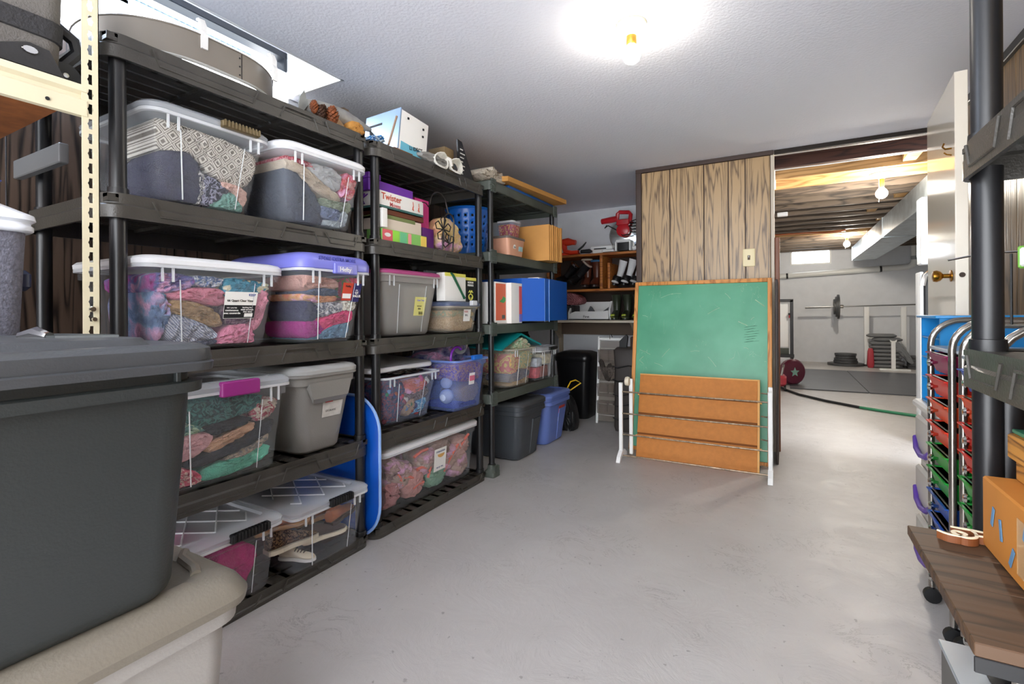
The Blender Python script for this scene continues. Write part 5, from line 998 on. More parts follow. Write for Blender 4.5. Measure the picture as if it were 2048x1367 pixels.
for k in range(4):
    for j in range(2):
        z = .10+.16*k; x = -1.575+.105*j; MB().rings([[(x, 4.505+.08*z, z), (x+.098, 4.505+.08*z, z), (x+.098, 4.47+.08*z, z), (x, 4.47+.08*z, z)], [(x, 4.505+.08*z+.01, z+.12), (x+.098, 4.505+.08*z+.01, z+.12), (x+.098, 4.46+.08*z, z+.12), (x, 4.46+.08*z, z+.12)]], cap1=False).build('pocket', mat('mesh_pocket', '7a6d63', .8, alpha=.5), t, 0)
tag(lump('pocketed_tights', [(0, .8), (.3, 1), (.5, .5), (.7, .9), (1, .6), (.6, .1)], fnB(-1.57, -1.42, .35, .62, 4.49), .03, F('4a4440'), bulge=.01, wr=.004), 'dark stockings tucked in the mesh organiser', 'clothing')
t = E('chair_bag', (-1.27, 4.30, 0), 'tall folded black padded chair bag standing beside the chalkboard', 'bag'); Mp = mat('dark_padded_nylon', '3a3431', .55, bump=.7, bscale=18)
MB().rr(-1.245, 4.36, [(.09, .10, .03, .0), (.10, .11, .03, .04), (.095, .10, .03, .30), (.10, .11, .03, .33), (.095, .10, .03, .58), (.10, .11, .03, .72), (.08, .08, .03, .745)], seg=4).build('cover', Mp, t, 60)
for z in (.12, .24, .33, .46, .58): MB().tube([(-1.345, 4.25, z), (-1.30, 4.245, z-.015), (-1.2, 4.245, z+.01), (-1.15, 4.25, z)], .006, 6).build('seam', M_blk, t)
MB().prism([(-1.30, .70), (-1.30, .80), (-1.24, .86), (-1.225, .84), (-1.235, .75), (-1.26, .70)], 'Y', 4.30, 4.33).build('black_flap', M_blk, t, 0)
MB().rbox(-1.21, -1.15, 4.32, 4.42, .72, .84, b=.01).build('rear_bundle', mat('rust_black', '3a2620', .6), t)

# ---------------------------------------------------------------- chalkboard, corkboard, drying rack
def tilted(y0, z0, y1, z1):      # board plane leaning back: bottom y0, top y1
    L = sqrt((y1-y0)**2+(z1-z0)**2); a = math.atan2(y1-y0, z1-z0)
    return Matrix.Translation((0, y0, z0)) @ Matrix.Rotation(-a, 4, 'X'), L
mB, LB = tilted(3.76, .0, 3.98, 1.298)
t = E('chalkboard', (-.57, 3.8, 0), 'large green chalkboard with orange wood frame leaning on the panelled wall', 'chalkboard')
x0, x1 = -1.065, -.082; fw = .028
Mf = wood('board_frame_wood', 'a8662a', 'd8934a', 'Z', 1, .5)
for nm, b_ in (('frame_side', (x0, x0+fw, -.012, .018, 0, LB)), ('frame_side', (x1-fw, x1, -.012, .018, 0, LB)), ('frame_top', (x0+fw, x1-fw, -.012, .018, LB-fw, LB)), ('frame_bottom', (x0+fw, x1-fw, -.012, .018, 0, fw))):
    MB().rbox(*b_, b=.002, m=mB).build(nm, Mf, t)
def chalk():
    s = NT('green_slate'); b = s.b; v = s.coord((1, 1, 1)); b.inputs['Roughness'].default_value = .38
    n = s.n('ShaderNodeTexNoise', i_Scale=3.0, i_Detail=8.0); s.l(v, n.inputs['Vector']); base = s.ramp(n.outputs[0], [(.3, lin('38906a')), (.7, lin('55a883'))])
    n2 = s.n('ShaderNodeTexNoise', i_Scale=3.5, i_Detail=3.0, i_Distortion=3.0); s.l(s.coord((1.4, 1, .5)), n2.inputs['Vector']); cr = s.ramp(n2.outputs[0], [(.52, (0, 0, 0, 1)), (.5225, (1, 1, 1, 1)), (.525, (0, 0, 0, 1))])
    n3 = s.n('ShaderNodeTexNoise', i_Scale=7.0, i_Detail=1.0); s.l(v, n3.inputs['Vector']); mk = s.ramp(n3.outputs[0], [(.55, (0, 0, 0, 1)), (.6, (.55, .55, .55, 1))])
    mu = s.n('ShaderNodeMath', operation='MULTIPLY'); s.l(cr, mu.inputs[0]); s.l(mk, mu.inputs[1])
    mx = s.n('ShaderNodeMix', data_type='RGBA'); s.l(mu.outputs[0], mx.inputs['Factor']); s.l(base, mx.inputs[6]); mx.inputs[7].default_value = lin('c9e0bc'); s.l(mx.outputs[2], b.inputs['Base Color']); return s.m
M_slate = chalk()
MB().box(x0+fw, x1-fw, .0, .012, fw, LB-fw, m=mB).build('slate', M_slate, t, 0)
Mch = mat('chalk_mark', 'b8d8b4', .8)
b = MB(); random.seed(5)
for k in range(13):
    cx_, cz = random.uniform(-.98, -.16), random.uniform(.62, 1.24); a = random.uniform(-.9, .9); l = random.uniform(.01, .05)
    b.tube([(cx_-l*cos(a), -.0005, cz-l*sin(a)), (cx_, -.0005, cz+.004), (cx_+l*cos(a), -.0005, cz+l*sin(a))], .0009, 4, m=mB)
b.tube([(-.98, -.0005, .72), (-1.01, -.0005, .69), (-.98, -.0005, .665)], .0016, 4, m=mB).tube([(-.19, -.0005, 1.16), (-.13, -.0005, 1.11)], .003, 4, m=mB).tube([(-.30, -.0005, 1.0), (-.24, -.0005, .97)], .002, 4, m=mB)
o = b.build('chalk_scratches', Mch, t); o['kind'] = 'stuff'
b = MB()
for k in range(14):
    cz = .85+.018*(k % 7); b.tube([(-.26+.01*(k % 3), -.0005, cz), (-.2+.012*(k % 4), -.0005, cz+.012)], .0008, 4, m=mB)
o = b.build('dark_scuffs', mat('dark_scuff', '245a42', .8), t); o['kind'] = 'stuff'
mC, LC = tilted(3.575, .004, 3.715, .595)
t = E('corkboard', (-.55, 3.6, 0), 'orange-brown fibreboard with three dark horizontal grooves leaning on the chalkboard', 'board'); xa, xb = -.962, -.152
Mcork = mat('orange_fibreboard', 'c07a36', .7, bump=.3, bscale=120, var=.10, vscale=30); Mlt = mat('pale_edge', 'd9a25c', .6); Mgr = mat('groove_brown', '7d4716', .8)
zs = [0, .16, .305, .45, LC]
for k in range(4): MB().rbox(xa, xb-.014, 0, .014, zs[k]+(.013 if k else 0), zs[k+1], b=.0015, m=mC).build('panel_strip', Mcork, t)
for k in (1, 2, 3): MB().box(xa, xb-.014, .007, .012, zs[k], zs[k]+.013, m=mC).build('groove', Mgr, t, 0)
MB().rbox(xa, xb, -.004, .016, LC-.010, LC, b=.001, m=mC).build('top_edge', Mlt, t); MB().rbox(xb-.014, xb, -.002, .016, 0, LC, b=.001, m=mC).build('side_edge', Mlt, t); MB().box(xa, xb, .001, .018, -.003, .03, m=mC).build('bottom_edge', mat('bottom_brown', '9a5a22', .6), t, 0)
for z in (.13, .43):
    for x in (xa-.006, xb+.006): MB().lathe([(.002, 0), (.006, .002), (.006, .010), (.003, .013)], n=10, m=mC @ Matrix.Translation((x-.006, .006, z+.02)) @ Matrix.Rotation(pi/2, 4, 'Y')).build('peg', Mlt, t)
t = E('drying_rack', (-.56, 3.5, 0), 'folded drying rack with white side frames and rusty metal rods in front of the boards', 'drying rack'); Mrust = mat('rusty_chrome', '9a8872', .35, metal=.7, var=.55, vscale=45)
for (xx, k) in ((-1.035, 0), (-.085, 1)):
    MB().rbox(xx-.013, xx+.013, 3.44, 3.462, .03, .555, b=.003).build('side_frame', M_white, t)
    MB().rbox(xx-.013+.052*(1-k), xx+.013+.052*(1-k), 3.52, 3.54, .03, .575, b=.003).build('side_frame', M_white, t)
    MB().prism([(3.37, .0), (3.39, .035), (3.44, .07), (3.50, .07), (3.55, .04), (3.56, .0), (3.54, .0), (3.52, .03), (3.46, .045), (3.41, .02), (3.395, .0)], 'X', xx-.014, xx+.014).build('foot', M_white, t, 0)
MB().lathe([(.01, -.016), (.03, -.014), (.034, 0), (.03, .014), (.01, .016)], n=18, m=Matrix.Translation((-1.0, 3.5, .56)) @ Matrix.Rotation(pi/2, 4, 'Y')).build('hinge_knob', mat('ivory_knob', 'ddd2bc', .4), t)
for z in (.035, .185, .335, .49): MB().tube([(-1.035, 3.45, z), (-.085, 3.45, z)], .0055, 8).build('rod', Mrust, t)
for z in (.06, .23, .38, .53): MB().tube([(-.98, 3.53, z), (-.99, 3.565, z)], .0045, 8).tube([(-.14, 3.55, z), (-.085, 3.53, z)], .0045, 8).build('rod_stub', Mrust, t)
tag(MB().rbox(-.062, -.045, 3.84, 4.16, .0, 1.28, b=.003).build('dark_plank', mat('very_dark_wood', '2a1a12', .5), None, origin=(-.05, 4, 0)), 'thin dark plank standing against the wall end beside the chalkboard', 'plank')

# ---------------------------------------------------------------- gym
t = E('air_duct', (1.3, 7.5, 2.0), 'long rectangular galvanised air duct hanging under the joists', 'duct')
for k, (a, b_) in enumerate(((4.6, 7.9), (7.9, 11.25))): MB().rbox(1.105, 1.47, a, b_, 2.01, 2.262, b=.004).build('duct_section', M_steel, t)
for yy in (4.62, 7.9, 11.2): MB().rbox(1.098, 1.477, yy-.012, yy+.012, 2.003, 2.268, b=.003).build('joint_flange', M_steel, t)
for yy in (5.5, 9.2): MB().rbox(1.094, 1.10, yy-.02, yy+.02, 2.2, 2.285, b=.001).build('hanger_strap', M_steel, t)
t = E('drain_pipe', (1, YG-.1, 1.85), 'white horizontal drain pipe with elbow along the far gym wall', 'pipe'); Mpv = mat('pvc', 'dcdcd8', .35)
MB().tube([(-.3, YG-.09, 1.79), (2.06, YG-.09, 1.895), (2.13, YG-.09, 1.93), (2.16, YG-.09, 2.0), (2.165, YG-.09, 2.29)], .055, 14).build('pipe_run', Mpv, t, 60)
MB().tube([(2.165, YG-.09, 2.03), (2.165, YG-.09, 2.10)], .062, 14).build('elbow_collar', mat('grey_collar', '8f9496', .4), t)
for x in (.02, 1.62): MB().tube([(x, YG-.09, 1.80+(x)*.045), (x+.035, YG-.09, 1.802+x*.045)], .060, 14).build('pipe_clamp', M_blk, t)
tag(MB().lathe([(.10, 0), (.11, .02), (.11, .25), (.09, .27)], (2.2, 8.6, 1.99), 18).build('round_duct', M_steel, None, origin=(2.2, 8.6, 1.99)), 'round silver vent end beyond the rectangular duct', 'vent') if False else None
# barbell and rack
Mst = mat('bar_steel', '9a9b9c', .3, metal=.8); Mir = mat('iron_plate', '4a4b4d', .5, var=.2); Mwf = mat('white_frame', 'e4e4e2', .4)
YBAR = 11.55
t = E('barbell', (1.3, YBAR, 1.15), 'long steel barbell with black plates racked along the far gym wall', 'barbell')
MB().tube([(.35, YBAR, 1.13), (2.45, YBAR, 1.175)], .012, 10).tube([(.35, YBAR, 1.13), (.78, YBAR, 1.139)], .024, 10).build('bar', Mst, t)
for x, r in ((.83, .24), (.80, .20), (.77, .15)): MB().lathe([(.03, -.016), (r, -.016), (r, .016), (.03, .016)], n=28, m=Matrix.Translation((x+.08, YBAR, 1.14)) @ Matrix.Rotation(pi/2, 4, 'Y')).build('weight_plate', Mir, t)
MB().lathe([(.025, -.03), (.035, -.025), (.035, .025), (.025, .03)], n=16, m=Matrix.Translation((.97, YBAR, 1.142)) @ Matrix.Rotation(pi/2, 4, 'Y')).build('collar', M_chrome, t)
t = E('barbell_stand', (1.65, 11.6, 0), 'white steel bench-press stand under the barbell', 'weight stand')
for x in (1.365, 1.93): MB().rbox(x-.04, x+.04, 11.53, 11.60, 0, 1.13, b=.004).build('upright', Mwf, t); MB().rbox(x-.042, x+.042, 11.45, 11.68, 0, .03, b=.004).build('foot', M_blk, t)
MB().rbox(1.365, 1.93, 11.55, 11.58, .52, .57, b=.004).build('cross_bar', Mwf, t)
t = E('short_stand', (1.68, 10.9, 0), 'short white spotter post on a flat white base in front of the sandbags', 'weight stand'); MB().rbox(1.64, 1.70, 10.85, 10.90, .02, .50, b=.004).build('post', Mwf, t); MB().rbox(1.46, 1.90, 10.78, 10.86, 0, .03, b=.004).build('base', Mwf, t); MB().prism([(1.63, .50), (1.62, .54), (1.65, .52), (1.69, .52), (1.72, .54), (1.71, .50)], 'Y', 10.85, 10.90).build('cradle', Mwf, t, 0)
for k in range(9):
    dx = .03*sin(k*1.9); w = .24 if k < 6 else .22; z = .07*k
    if k >= 7: z += .0
    o = MB().rr(1.62+dx-(.08 if k == 8 else 0), 11.3, [(w*.8, .10, .06, z+.002), (w, .14, .08, z+.02), (w*1.02, .145, .08, z+.042), (w*.82, .11, .06, z+.068)], seg=4, m=None).build('sandbag', mat('sandbag_grey', '77787a', .7, bump=.5, bscale=20), None, 60, origin=(1.62, 11.3, z))
    o['label'] = 'grey sandbag, '+['bottom', 'second', 'third', 'fourth', 'fifth', 'sixth', 'seventh', 'eighth', 'topmost'][k]+' of the stack by the barbell stand'; o['category'] = 'sandbag'; o['group'] = 'stacked sandbags in the gym'
tag(lump('grey_sack', [(0, .9), (.3, 1), (.6, .6), (.9, .1), (1, 0), (.75, 0), (.5, .3)], fnB(1.66, 2.05, .1, .5, 11.15), .06, mat('sandbag_grey', '77787a', .7), bulge=.02, wr=.01), 'long grey sack draped down the right of the sandbag stack', 'sandbag')
tag(MB().rr(1.38, 11.2, [(.04, .05, .03, .002), (.055, .06, .03, .06), (.045, .05, .02, .30), (.03, .03, .02, .36)], seg=4).build('red_weight', mat('dull_red', 'a8303c', .5), None, 60, origin=(1.38, 11.2, 0)), 'red weight bag at the left foot of the sandbags', 'weight')
for i, (x, yy, ps) in enumerate(((1.02, 11.5, [.30, .20, .19, .17, .18]), (1.60, 11.8, [.16, .15, .15, .13]), (2.12, 11.3, [.20, .19, .19, .19, .18]))):
    z = .002
    for k, r in enumerate(ps):
        o = MB().lathe([(.03, 0), (r, .003), (r, .042), (r*.8, .045), (.03, .045)], (x, yy, z), 28).build('weight_plate', Mir, None, origin=(x, yy, z)); z += .047
        o['label'] = 'black weight plate, %s of the floor stack %s' % (['bottom', 'second', 'third', 'fourth', 'top'][k] if k < len(ps)-1 or len(ps) == 5 else 'top', ['left of the barbell stand', 'behind the stand upright', 'right of the sandbags'][i]); o['category'] = 'weight plate'; o['group'] = 'weight plates on the gym floor'
t = E('gym_mat', (.8, 9, 0), 'dark grey rubber floor mats in front of the far gym wall', 'mat'); Mm = mat('rubber_mat', '55565b', .42, bump=.3, bscale=60, var=.15, vscale=3)
for a, b_ in ((.05, .93), (.935, 1.85), (1.855, 2.8)): MB().rbox(a, b_, 7.69, 10.35, .001, .014, b=.003).build('mat_tile', Mm, t)
t = E('garden_hose', (.6, 6.8, 0), 'long black hose turning green lying across the gym floor', 'hose')
pts = [(-.12, 7.9), (.0, 7.45), (.15, 7.1), (.4, 6.75), (.7, 6.45), (.95, 6.28), (1.12, 6.19), (1.5, 6.05)]
MB().tube([(x, y_, .016) for x, y_ in pts[:6]], .015, 8).build('black_length', M_blk, t, 60); MB().tube([(x, y_, .016) for x, y_ in pts[4:]], .0155, 8).build('green_length', mat('hose_green', '2a7a55', .4), t, 60)
t = E('exercise_roller', (.05, 8.0, 0), 'large silver and burgundy drum-shaped roller on the gym floor', 'roller'); mr = Matrix.Translation((.06, 8.12, .19)) @ Matrix.Rotation(radians(35), 4, 'Z') @ Matrix.Rotation(pi/2, 4, 'X')
MB().lathe([(.12, -.30), (.17, -.27), (.18, -.2), (.18, .0)], n=28, m=mr).build('silver_drum', mat('silver_vinyl', 'b4b6ba', .3), t); MB().lathe([(.18, .0), (.185, .06), (.16, .09), (.02, .095)], n=28, m=mr).build('burgundy_end', mat('burgundy', '5a1a30', .3), t)
st_ = [(.07*cos(pi/2+k*pi/5)*(1 if k % 2 == 0 else .45), .07*sin(pi/2+k*pi/5)*(1 if k % 2 == 0 else .45)) for k in range(10)]; MB().prism(st_, 'Z', .094, .099, m=mr).build('star_mark', mat('star_green', '7fa89a', .5), t, 0)
t = E('gym_tool', (-.04, 7.5, 0), 'red and chrome wheeled gym device beside the roller', 'equipment'); MB().rbox(-.14, .01, 7.4, 7.7, .06, .20, b=.03).build('body', mat('dull_red', 'a8303c', .5), t)
for yy in (7.42, 7.68): MB().lathe([(.01, -.015), (.035, -.012), (.035, .012), (.01, .015)], n=16, m=Matrix.Translation((-.01, yy, .036)) @ Matrix.Rotation(pi/2, 4, 'Y')).build('wheel', M_blk, t)
MB().tube([(-.05, 7.5, .18), (-.03, 7.5, .30), (-.02, 7.6, .33)], .012, 8).build('chrome_arm', M_chrome, t)
t = E('power_tower', (0, 11.3, 0), 'dark steel pull-up tower at the left of the gym', 'gym frame'); Mdk = mat('dark_steel', '3b3c40', .4, metal=.3)
MB().rbox(.08, .14, 11.2, 11.26, 0, 1.28, b=.004).build('upright', Mdk, t); MB().rbox(-.3, .14, 11.2, 11.26, 1.24, 1.30, b=.004).build('top_bar', Mdk, t); MB().rbox(-.3, .15, 11.15, 11.3, .14, .20, b=.004).build('base_bar', Mdk, t)
MB().rbox(-.28, .06, 11.22, 11.24, .2, .32, b=.004).build('lower_plate', M_greyresin, t); MB().rbox(.05, .08, 11.18, 11.22, .98, 1.02, b=.004).build('pin', M_blk, t); MB().rbox(.06, .08, 11.18, 11.2, .92, .98, b=.003).build('pin_tip', mat('dull_red', 'a8303c', .5), t)
MB().rbox(-.28, .06, 11.27, 11.28, .34, 1.22, b=.002).build('pale_back_panel', M_whitelid, t)
t = E('tall_appliance', (1.15, 5.2, 0), 'tall white and black appliance with curved chrome top behind the open door', 'appliance')
MB().rbox(.945, 1.34, 4.9, 5.06, .0, 1.30, b=.01).build('black_side', M_blk, t); MB().rbox(.922, .943, 4.9, 5.06, .0, 1.36, b=.004).build('white_edge_panel', mat('gloss_white', 'e6eaee', .12), t)
MB().tube([(.935, 4.88, 1.25), (.95, 4.88, 1.33), (1.0, 4.88, 1.38), (1.16, 4.88, 1.39)], .02, 10).build('chrome_top', M_chrome, t)
tag(MB().rbox(.93, 1.33, 4.92, 5.06, 1.42, 1.95, b=.01).build('white_cabinet', mat('gloss_white', 'e6eaee', .12), None, origin=(1.15, 5.2, 1.42)), 'glossy white cabinet above the appliance behind the door', 'cabinet')
tag(MB().rbox(-.05, .02, YP+.12, YP+.16, 1.79, 1.82, b=.003).build('steel_plate', Mwf, None, origin=(0, YP+.14, 1.8)), 'small cream steel plate on the side of the gym opening', 'plate')
for i, (y0_, z_, lab) in enumerate(((4.30, 2.268, 'white cable clipped under the first dark joist'), (4.78, 2.272, 'white cable clipped under the third joist'))):
    tag(MB().tube([(-.6, y0_, z_), (.3, y0_+.01, z_-.004), (1.0, y0_, z_), (2.0, y0_, z_)], .005, 6).build('cable', M_white, None, origin=(0, y0_, z_)), lab, 'cable')
tag(MB().rbox(-.07, 2.2, 4.26, 4.34, 2.29, 2.36, b=.004).build('foil_strip', M_steel, None, origin=(0, 4.3, 2.3)), 'shiny metal-faced strip just inside the gym opening', 'metal strip')
tag(MB().tube([(-.5, 8.85, 2.272), (.0, 8.85, 2.27), (.3, 8.8, 2.262), (.55, 8.85, 2.25), (.8, 8.9, 2.27)], .012, 6).build('copper_pipe', mat('copper', 'c9754a', .35, metal=.6), None, origin=(0, 8.85, 2.27)), 'wavy copper-coloured pipe below the far joists', 'pipe')
# ---------------------------------------------------------------- left foreground
M_beige = mat('beige_enamel', 'd6ccae', .38, var=.06)
t = E('steel_shelving', (-1.8, .1, 0), 'beige slotted steel shelving unit at the far left edge', 'shelving')
def keypost(xf, y0, y1, z1):
    """angle post whose front flange (plane x=xf) carries keyhole slots"""
    b = MB(); w = y1-y0; c = (y0+y1)/2; pitch = .0366; n = int((z1-.03)/pitch)
    hw = .0052
    b.box(xf-.002, xf, y0, c-.009, 0, z1).box(xf-.002, xf, c+.009, y1, 0, z1)
    z = 0
    for k in range(n):
        z0 = .02+k*pitch
        b.box(xf-.002, xf, c-.009, c+.009, z, z0)                          # web below the slot
        a0, a1, a2, a3, a4 = z0, z0+.007, z0+.012, z0+.017, z0+.025         # narrow, wide, narrow
        for q0, q1, h0, h1 in ((a0, a1, .0036, .0042), (a1, a2, .0042, .0066), (a2, a3, .0066, .0042), (a3, a4, .0042, .0036)):
            for sg in (-1, 1):
                e = c+sg*.009
                b.add([(xf-.002, e, q0), (xf-.002, c+sg*h0, q0), (xf-.002, c+sg*h1, q1), (xf-.002, e, q1), (xf, e, q0), (xf, c+sg*h0, q0), (xf, c+sg*h1, q1), (xf, e, q1)], [(0, 1, 2, 3), (4, 5, 6, 7), (1, 2, 6, 5), (0, 3, 7, 4), (0, 1, 5, 4), (3, 2, 6, 7)])
        z = a4
    b.box(xf-.002, xf, c-.009, c+.009, z, z1)
    b.box(xf-.034, xf, y1-.002, y1, 0, z1)
    return b
keypost(-1.50, .535, .570, 2.16).build('slotted_post', M_beige, t, 0)
keypost(-2.25, .535, .570, 2.16).build('slotted_post', M_beige, t, 0)
b = MB().lathe([(.001, 0), (.008, .002), (.006, .008)], n=10, m=Matrix.Translation((-1.498, .552, 1.075)) @ Matrix.Rotation(pi/2, 4, 'Y')); b.build('bolt', M_chrome, t)
MB().lathe([(.001, 0), (.006, .002), (.005, .006)], n=10, m=Matrix.Translation((-1.498, .556, 1.05)) @ Matrix.Rotation(pi/2, 4, 'Y')).build('bolt', M_chrome, t)
for z in (1.60, .905):
    MB().prism([(-1.52, z+.025), (-1.502, z+.025), (-1.498, z+.008), (-1.506, z), (-1.506, z-.008), (-1.498, z-.014), (-1.498, z-.052), (-1.515, z-.052), (-1.515, z-.014), (-1.52, z)], 'Y', -.60, .545).build('front_beam', M_beige, t, 0)
    MB().rbox(-2.24, -1.515, -.6, .53, z-.018, z-.0, b=.002).build('particle_board', mat('particle_board', '8a4f22', .7, var=.3, vscale=25), t)
    MB().rbox(-2.24, -1.515, -.6, .53, z+.0005, z+.02, b=.002).build('carpet_liner', mat('grey_felt', '4a4a4c', .95, bump=.8, bscale=250), t)
    MB().lathe([(.001, 0), (.0045, .001), (.0045, .002)], n=8, m=Matrix.Translation((-1.4975, .47, z-.035)) @ Matrix.Rotation(pi/2, 4, 'Y')).build('rivet', M_ink, t)
# suitcase
t = E('suitcase', (-1.78, .1, 1.622), 'grey fabric suitcase with dark trim and wheels on the beige shelf', 'suitcase'); Ms = mat('grey_suitcase_cloth', '6c6864', .85, bump=.5, bscale=220, var=.12, vscale=8); Msd = mat('charcoal_webbing', '2f2e30', .7, bump=.8, bscale=120)
MB().rr(-1.79, .095, [(.21, .41, .03, 1.635), (.23, .425, .035, 1.65), (.235, .43, .04, 1.80), (.235, .435, .04, 1.95), (.22, .42, .04, 2.0), (.18, .38, .04, 2.01)], seg=6).build('shell', Ms, t, 60)
MB().rr(-1.79, .095, [(.2335, .428, .04, 1.728), (.238, .433, .042, 1.73), (.239, .4345, .042, 1.775), (.2345, .432, .04, 1.777)], False, False, seg=6).build('webbing_band', Msd, t, 60)
MB().rings([[(-1.56, .49, 1.702), (-1.56, .45, 1.706), (-1.56, .36, 1.662), (-1.56, .28, 1.642), (-1.56, .52, 1.642)], [(-1.547, .49, 1.698), (-1.547, .455, 1.702), (-1.547, .37, 1.662), (-1.547, .30, 1.644), (-1.547, .518, 1.644)]]).build('corner_guard', mat('dark_vinyl', '2b2a2a', .45, bump=.2, bscale=80), t, 30)
MB().lathe([(.001, 0), (.009, .001), (.008, .003)], n=12, m=Matrix.Translation((-1.546, .455, 1.684)) @ Matrix.Rotation(pi/2, 4, 'Y') @ Matrix.Scale(1.7, 4, (0, 1, 0))).build('rivet', M_chrome, t)
MB().lathe([(.012, -.012), (.033, -.012), (.036, 0), (.033, .012), (.012, .012)], n=22, m=Matrix.Translation((-1.59, .53, 1.662)) @ Matrix.Rotation(pi/2, 4, 'Y')).build('wheel', M_blk, t); MB().lathe([(.001, 0), (.008, .001), (.006, .005)], n=10, m=Matrix.Translation((-1.577, .53, 1.662)) @ Matrix.Rotation(pi/2, 4, 'Y')).build('axle', M_chrome, t)
MB().tube([(-1.60, .515, 1.79), (-1.60, .555, 1.765), (-1.60, .56, 1.735), (-1.61, .53, 1.69)], .014, 8).build('wheel_bracket', M_blk, t)
# cooler
t = E('cooler', (-1.75, .2, .927), 'tall cooler with speckled grey-blue sides and white lid on the beige shelving', 'cooler')
MB().rr(-1.74, .23, [(.20, .20, .03, .927), (.21, .205, .035, .95), (.225, .215, .035, 1.252)], seg=5).build('body', mat('speckled_cooler', '6c6c78', .6, bump=.8, bscale=160, var=.35, vscale=120), t, 50)
MB().rr(-1.74, .23, [(.232, .224, .04, 1.250), (.236, .228, .04, 1.254), (.236, .228, .04, 1.264), (.232, .224, .04, 1.268), (.232, .224, .04, 1.272), (.240, .232, .045, 1.278), (.238, .230, .045, 1.290), (.18, .17, .04, 1.325), (.15, .14, .03, 1.328)], seg=5).build('lid', mat('cooler_white', 'e9edf5', .3), t, 50)
MB().rbox(-1.66, -1.60, .44, .475, 1.12, 1.17, b=.01).build('handle_hinge', mat('navy_plastic', '232c4c', .4), t)
tag(MB().add([(-1.62, .10, 1.335), (-1.60, .42, 1.375), (-1.80, .44, 1.36), (-1.80, .10, 1.335), (-1.62, .10, 1.337), (-1.60, .42, 1.377), (-1.80, .44, 1.362), (-1.80, .10, 1.337)], [(0, 1, 2, 3), (4, 5, 6, 7), (0, 1, 5, 4), (1, 2, 6, 5)]).build('booklet', mat('booklet_blue', '2a3a80', .4, var=.8, vscale=30), None, 0, origin=(-1.7, .3, 1.33)), 'thin blue printed booklet lying on the cooler lid', 'booklet')
tag(MB().prism([(.15, 1.36), (.36, 1.39), (.385, 1.42), (.33, 1.52), (.15, 1.54)], 'X', -1.66, -1.64).build('cardboard_scrap', mat('tan_scrap', 'a8826a', .8), None, 0, origin=(-1.65, .3, 1.36)), 'torn tan cardboard above the cooler at the left edge', 'cardboard')
tag(MB().rbox(-2.24, -1.88, .615, .640, 1.515, 1.575, b=.003).build('grey_bar', mat('grey_bar', '77787a', .4, metal=.3), None, origin=(-2.05, .63, 1.54)), 'grey metal bar running to the wall behind the slotted post', 'bar')
# near grey tote and charcoal tote
Mtaupe = mat('taupe_lid', '7b7468', .45, bump=.15, bscale=180); Mgb = mat('pale_grey_body', 'a09c97', .42, bump=.1, bscale=180)
t = E('storage_tote', (-1.24, .15, 0), 'large pale grey tote with taupe lid in the bottom left foreground', 'storage bin', 'large foreground totes')
cx, cy, hx, hy = -1.215, .11, .28, .505
MB().rr(cx, cy, [(hx-.055, hy-.06, .05, .0), (hx-.05, hy-.055, .06, .015), (hx-.03, hy-.035, .05, .40), (hx-.030, hy-.035, .05, .455), (hx-.012, hy-.016, .055, .462), (hx-.010, hy-.014, .055, .487), (hx-.02, hy-.024, .05, .490)], seg=7).build('body', Mgb, t, 40)
MB().rr(cx, cy, [(hx-.012, hy-.012, .055, .489), (hx, hy, .06, .492), (hx+.003, hy+.003, .062, .508), (hx-.012, hy-.012, .055, .532), (hx-.028, hy-.028, .05, .545), (hx-.07, hy-.07, .04, .549), (hx-.082, hy-.082, .035, .540)], seg=7).build('lid', Mtaupe, t, 40)
MB().tube([(-1.13, .575, .549), (-1.10, .555, .551), (-1.04, .548, .549), (-1.02, .54, .546)], .010, 8).build('lid_recess', mat('taupe_line', '7c7468', .5), t)  # raised taupe line that outlines the lid recess
MB().prism([(.28, .30), (.33, .46), (.12, .46), (.10, .42), (-.2, .40), (-.2, .30)], 'X', -.963, -.945).build('front_recess', Mgb, t, 0)
Mchar = mat('charcoal_tote', '2f3333', .45, bump=.12, bscale=220); Mcharl = mat('charcoal_tote_lid', '45474a', .4, bump=.15, bscale=200, var=.1)
t = E('storage_tote', (-1.2, .1, .55), 'large charcoal lidded tote standing on the taupe lid in the left foreground', 'storage bin', 'large foreground totes')
cx, cy, hx, hy = -1.21, .055, .272, .49
MB().rr(cx, cy, [(hx-.05, hy-.065, .05, .551), (hx-.04, hy-.055, .055, .562), (hx-.035, hy-.05, .06, .575), (hx-.018, hy-.028, .06, .90), (hx-.018, hy-.028, .06, .962)], seg=7).build('body', Mchar, t, 50)
MB().rr(cx, cy, [(hx-.018, hy-.028, .06, .918), (hx-.001, hy-.010, .065, .920), (hx, hy-.009, .065, .938), (hx-.018, hy-.026, .06, .941)], False, False, seg=7).build('collar', Mchar, t, 40)
MB().rbox(cx+hx-.022, cx+hx-.008, .47, .478, .94, .965, b=.001).build('rim_rib', Mchar, t)
MB().rr(cx, cy, [(hx+.004, hy+.004, .055, .958), (hx+.006, hy+.006, .057, .972), (hx+.002, hy+.002, .055, .975), (hx+.004, hy+.004, .057, .980), (hx+.001, hy+.001, .055, .998), (hx-.012, hy-.012, .05, 1.006), (hx-.03, hy-.03, .07, 1.008), (hx-.05, hy-.05, .06, 1.004), (hx-.07, hy-.07, .05, 1.004), (hx-.08, hy-.08, .05, 1.018), (hx-.10, hy-.10, .04, 1.020)], seg=7).build('lid', Mcharl, t, 40)
b = MB().prism([(-1.30, .395), (-1.24, .36), (-1.12, .36), (-1.06, .43), (-1.10, .445), (-1.25, .42)], 'Z', 1.005, 1.024); b.build('latch_recess', Mchar, t, 0)
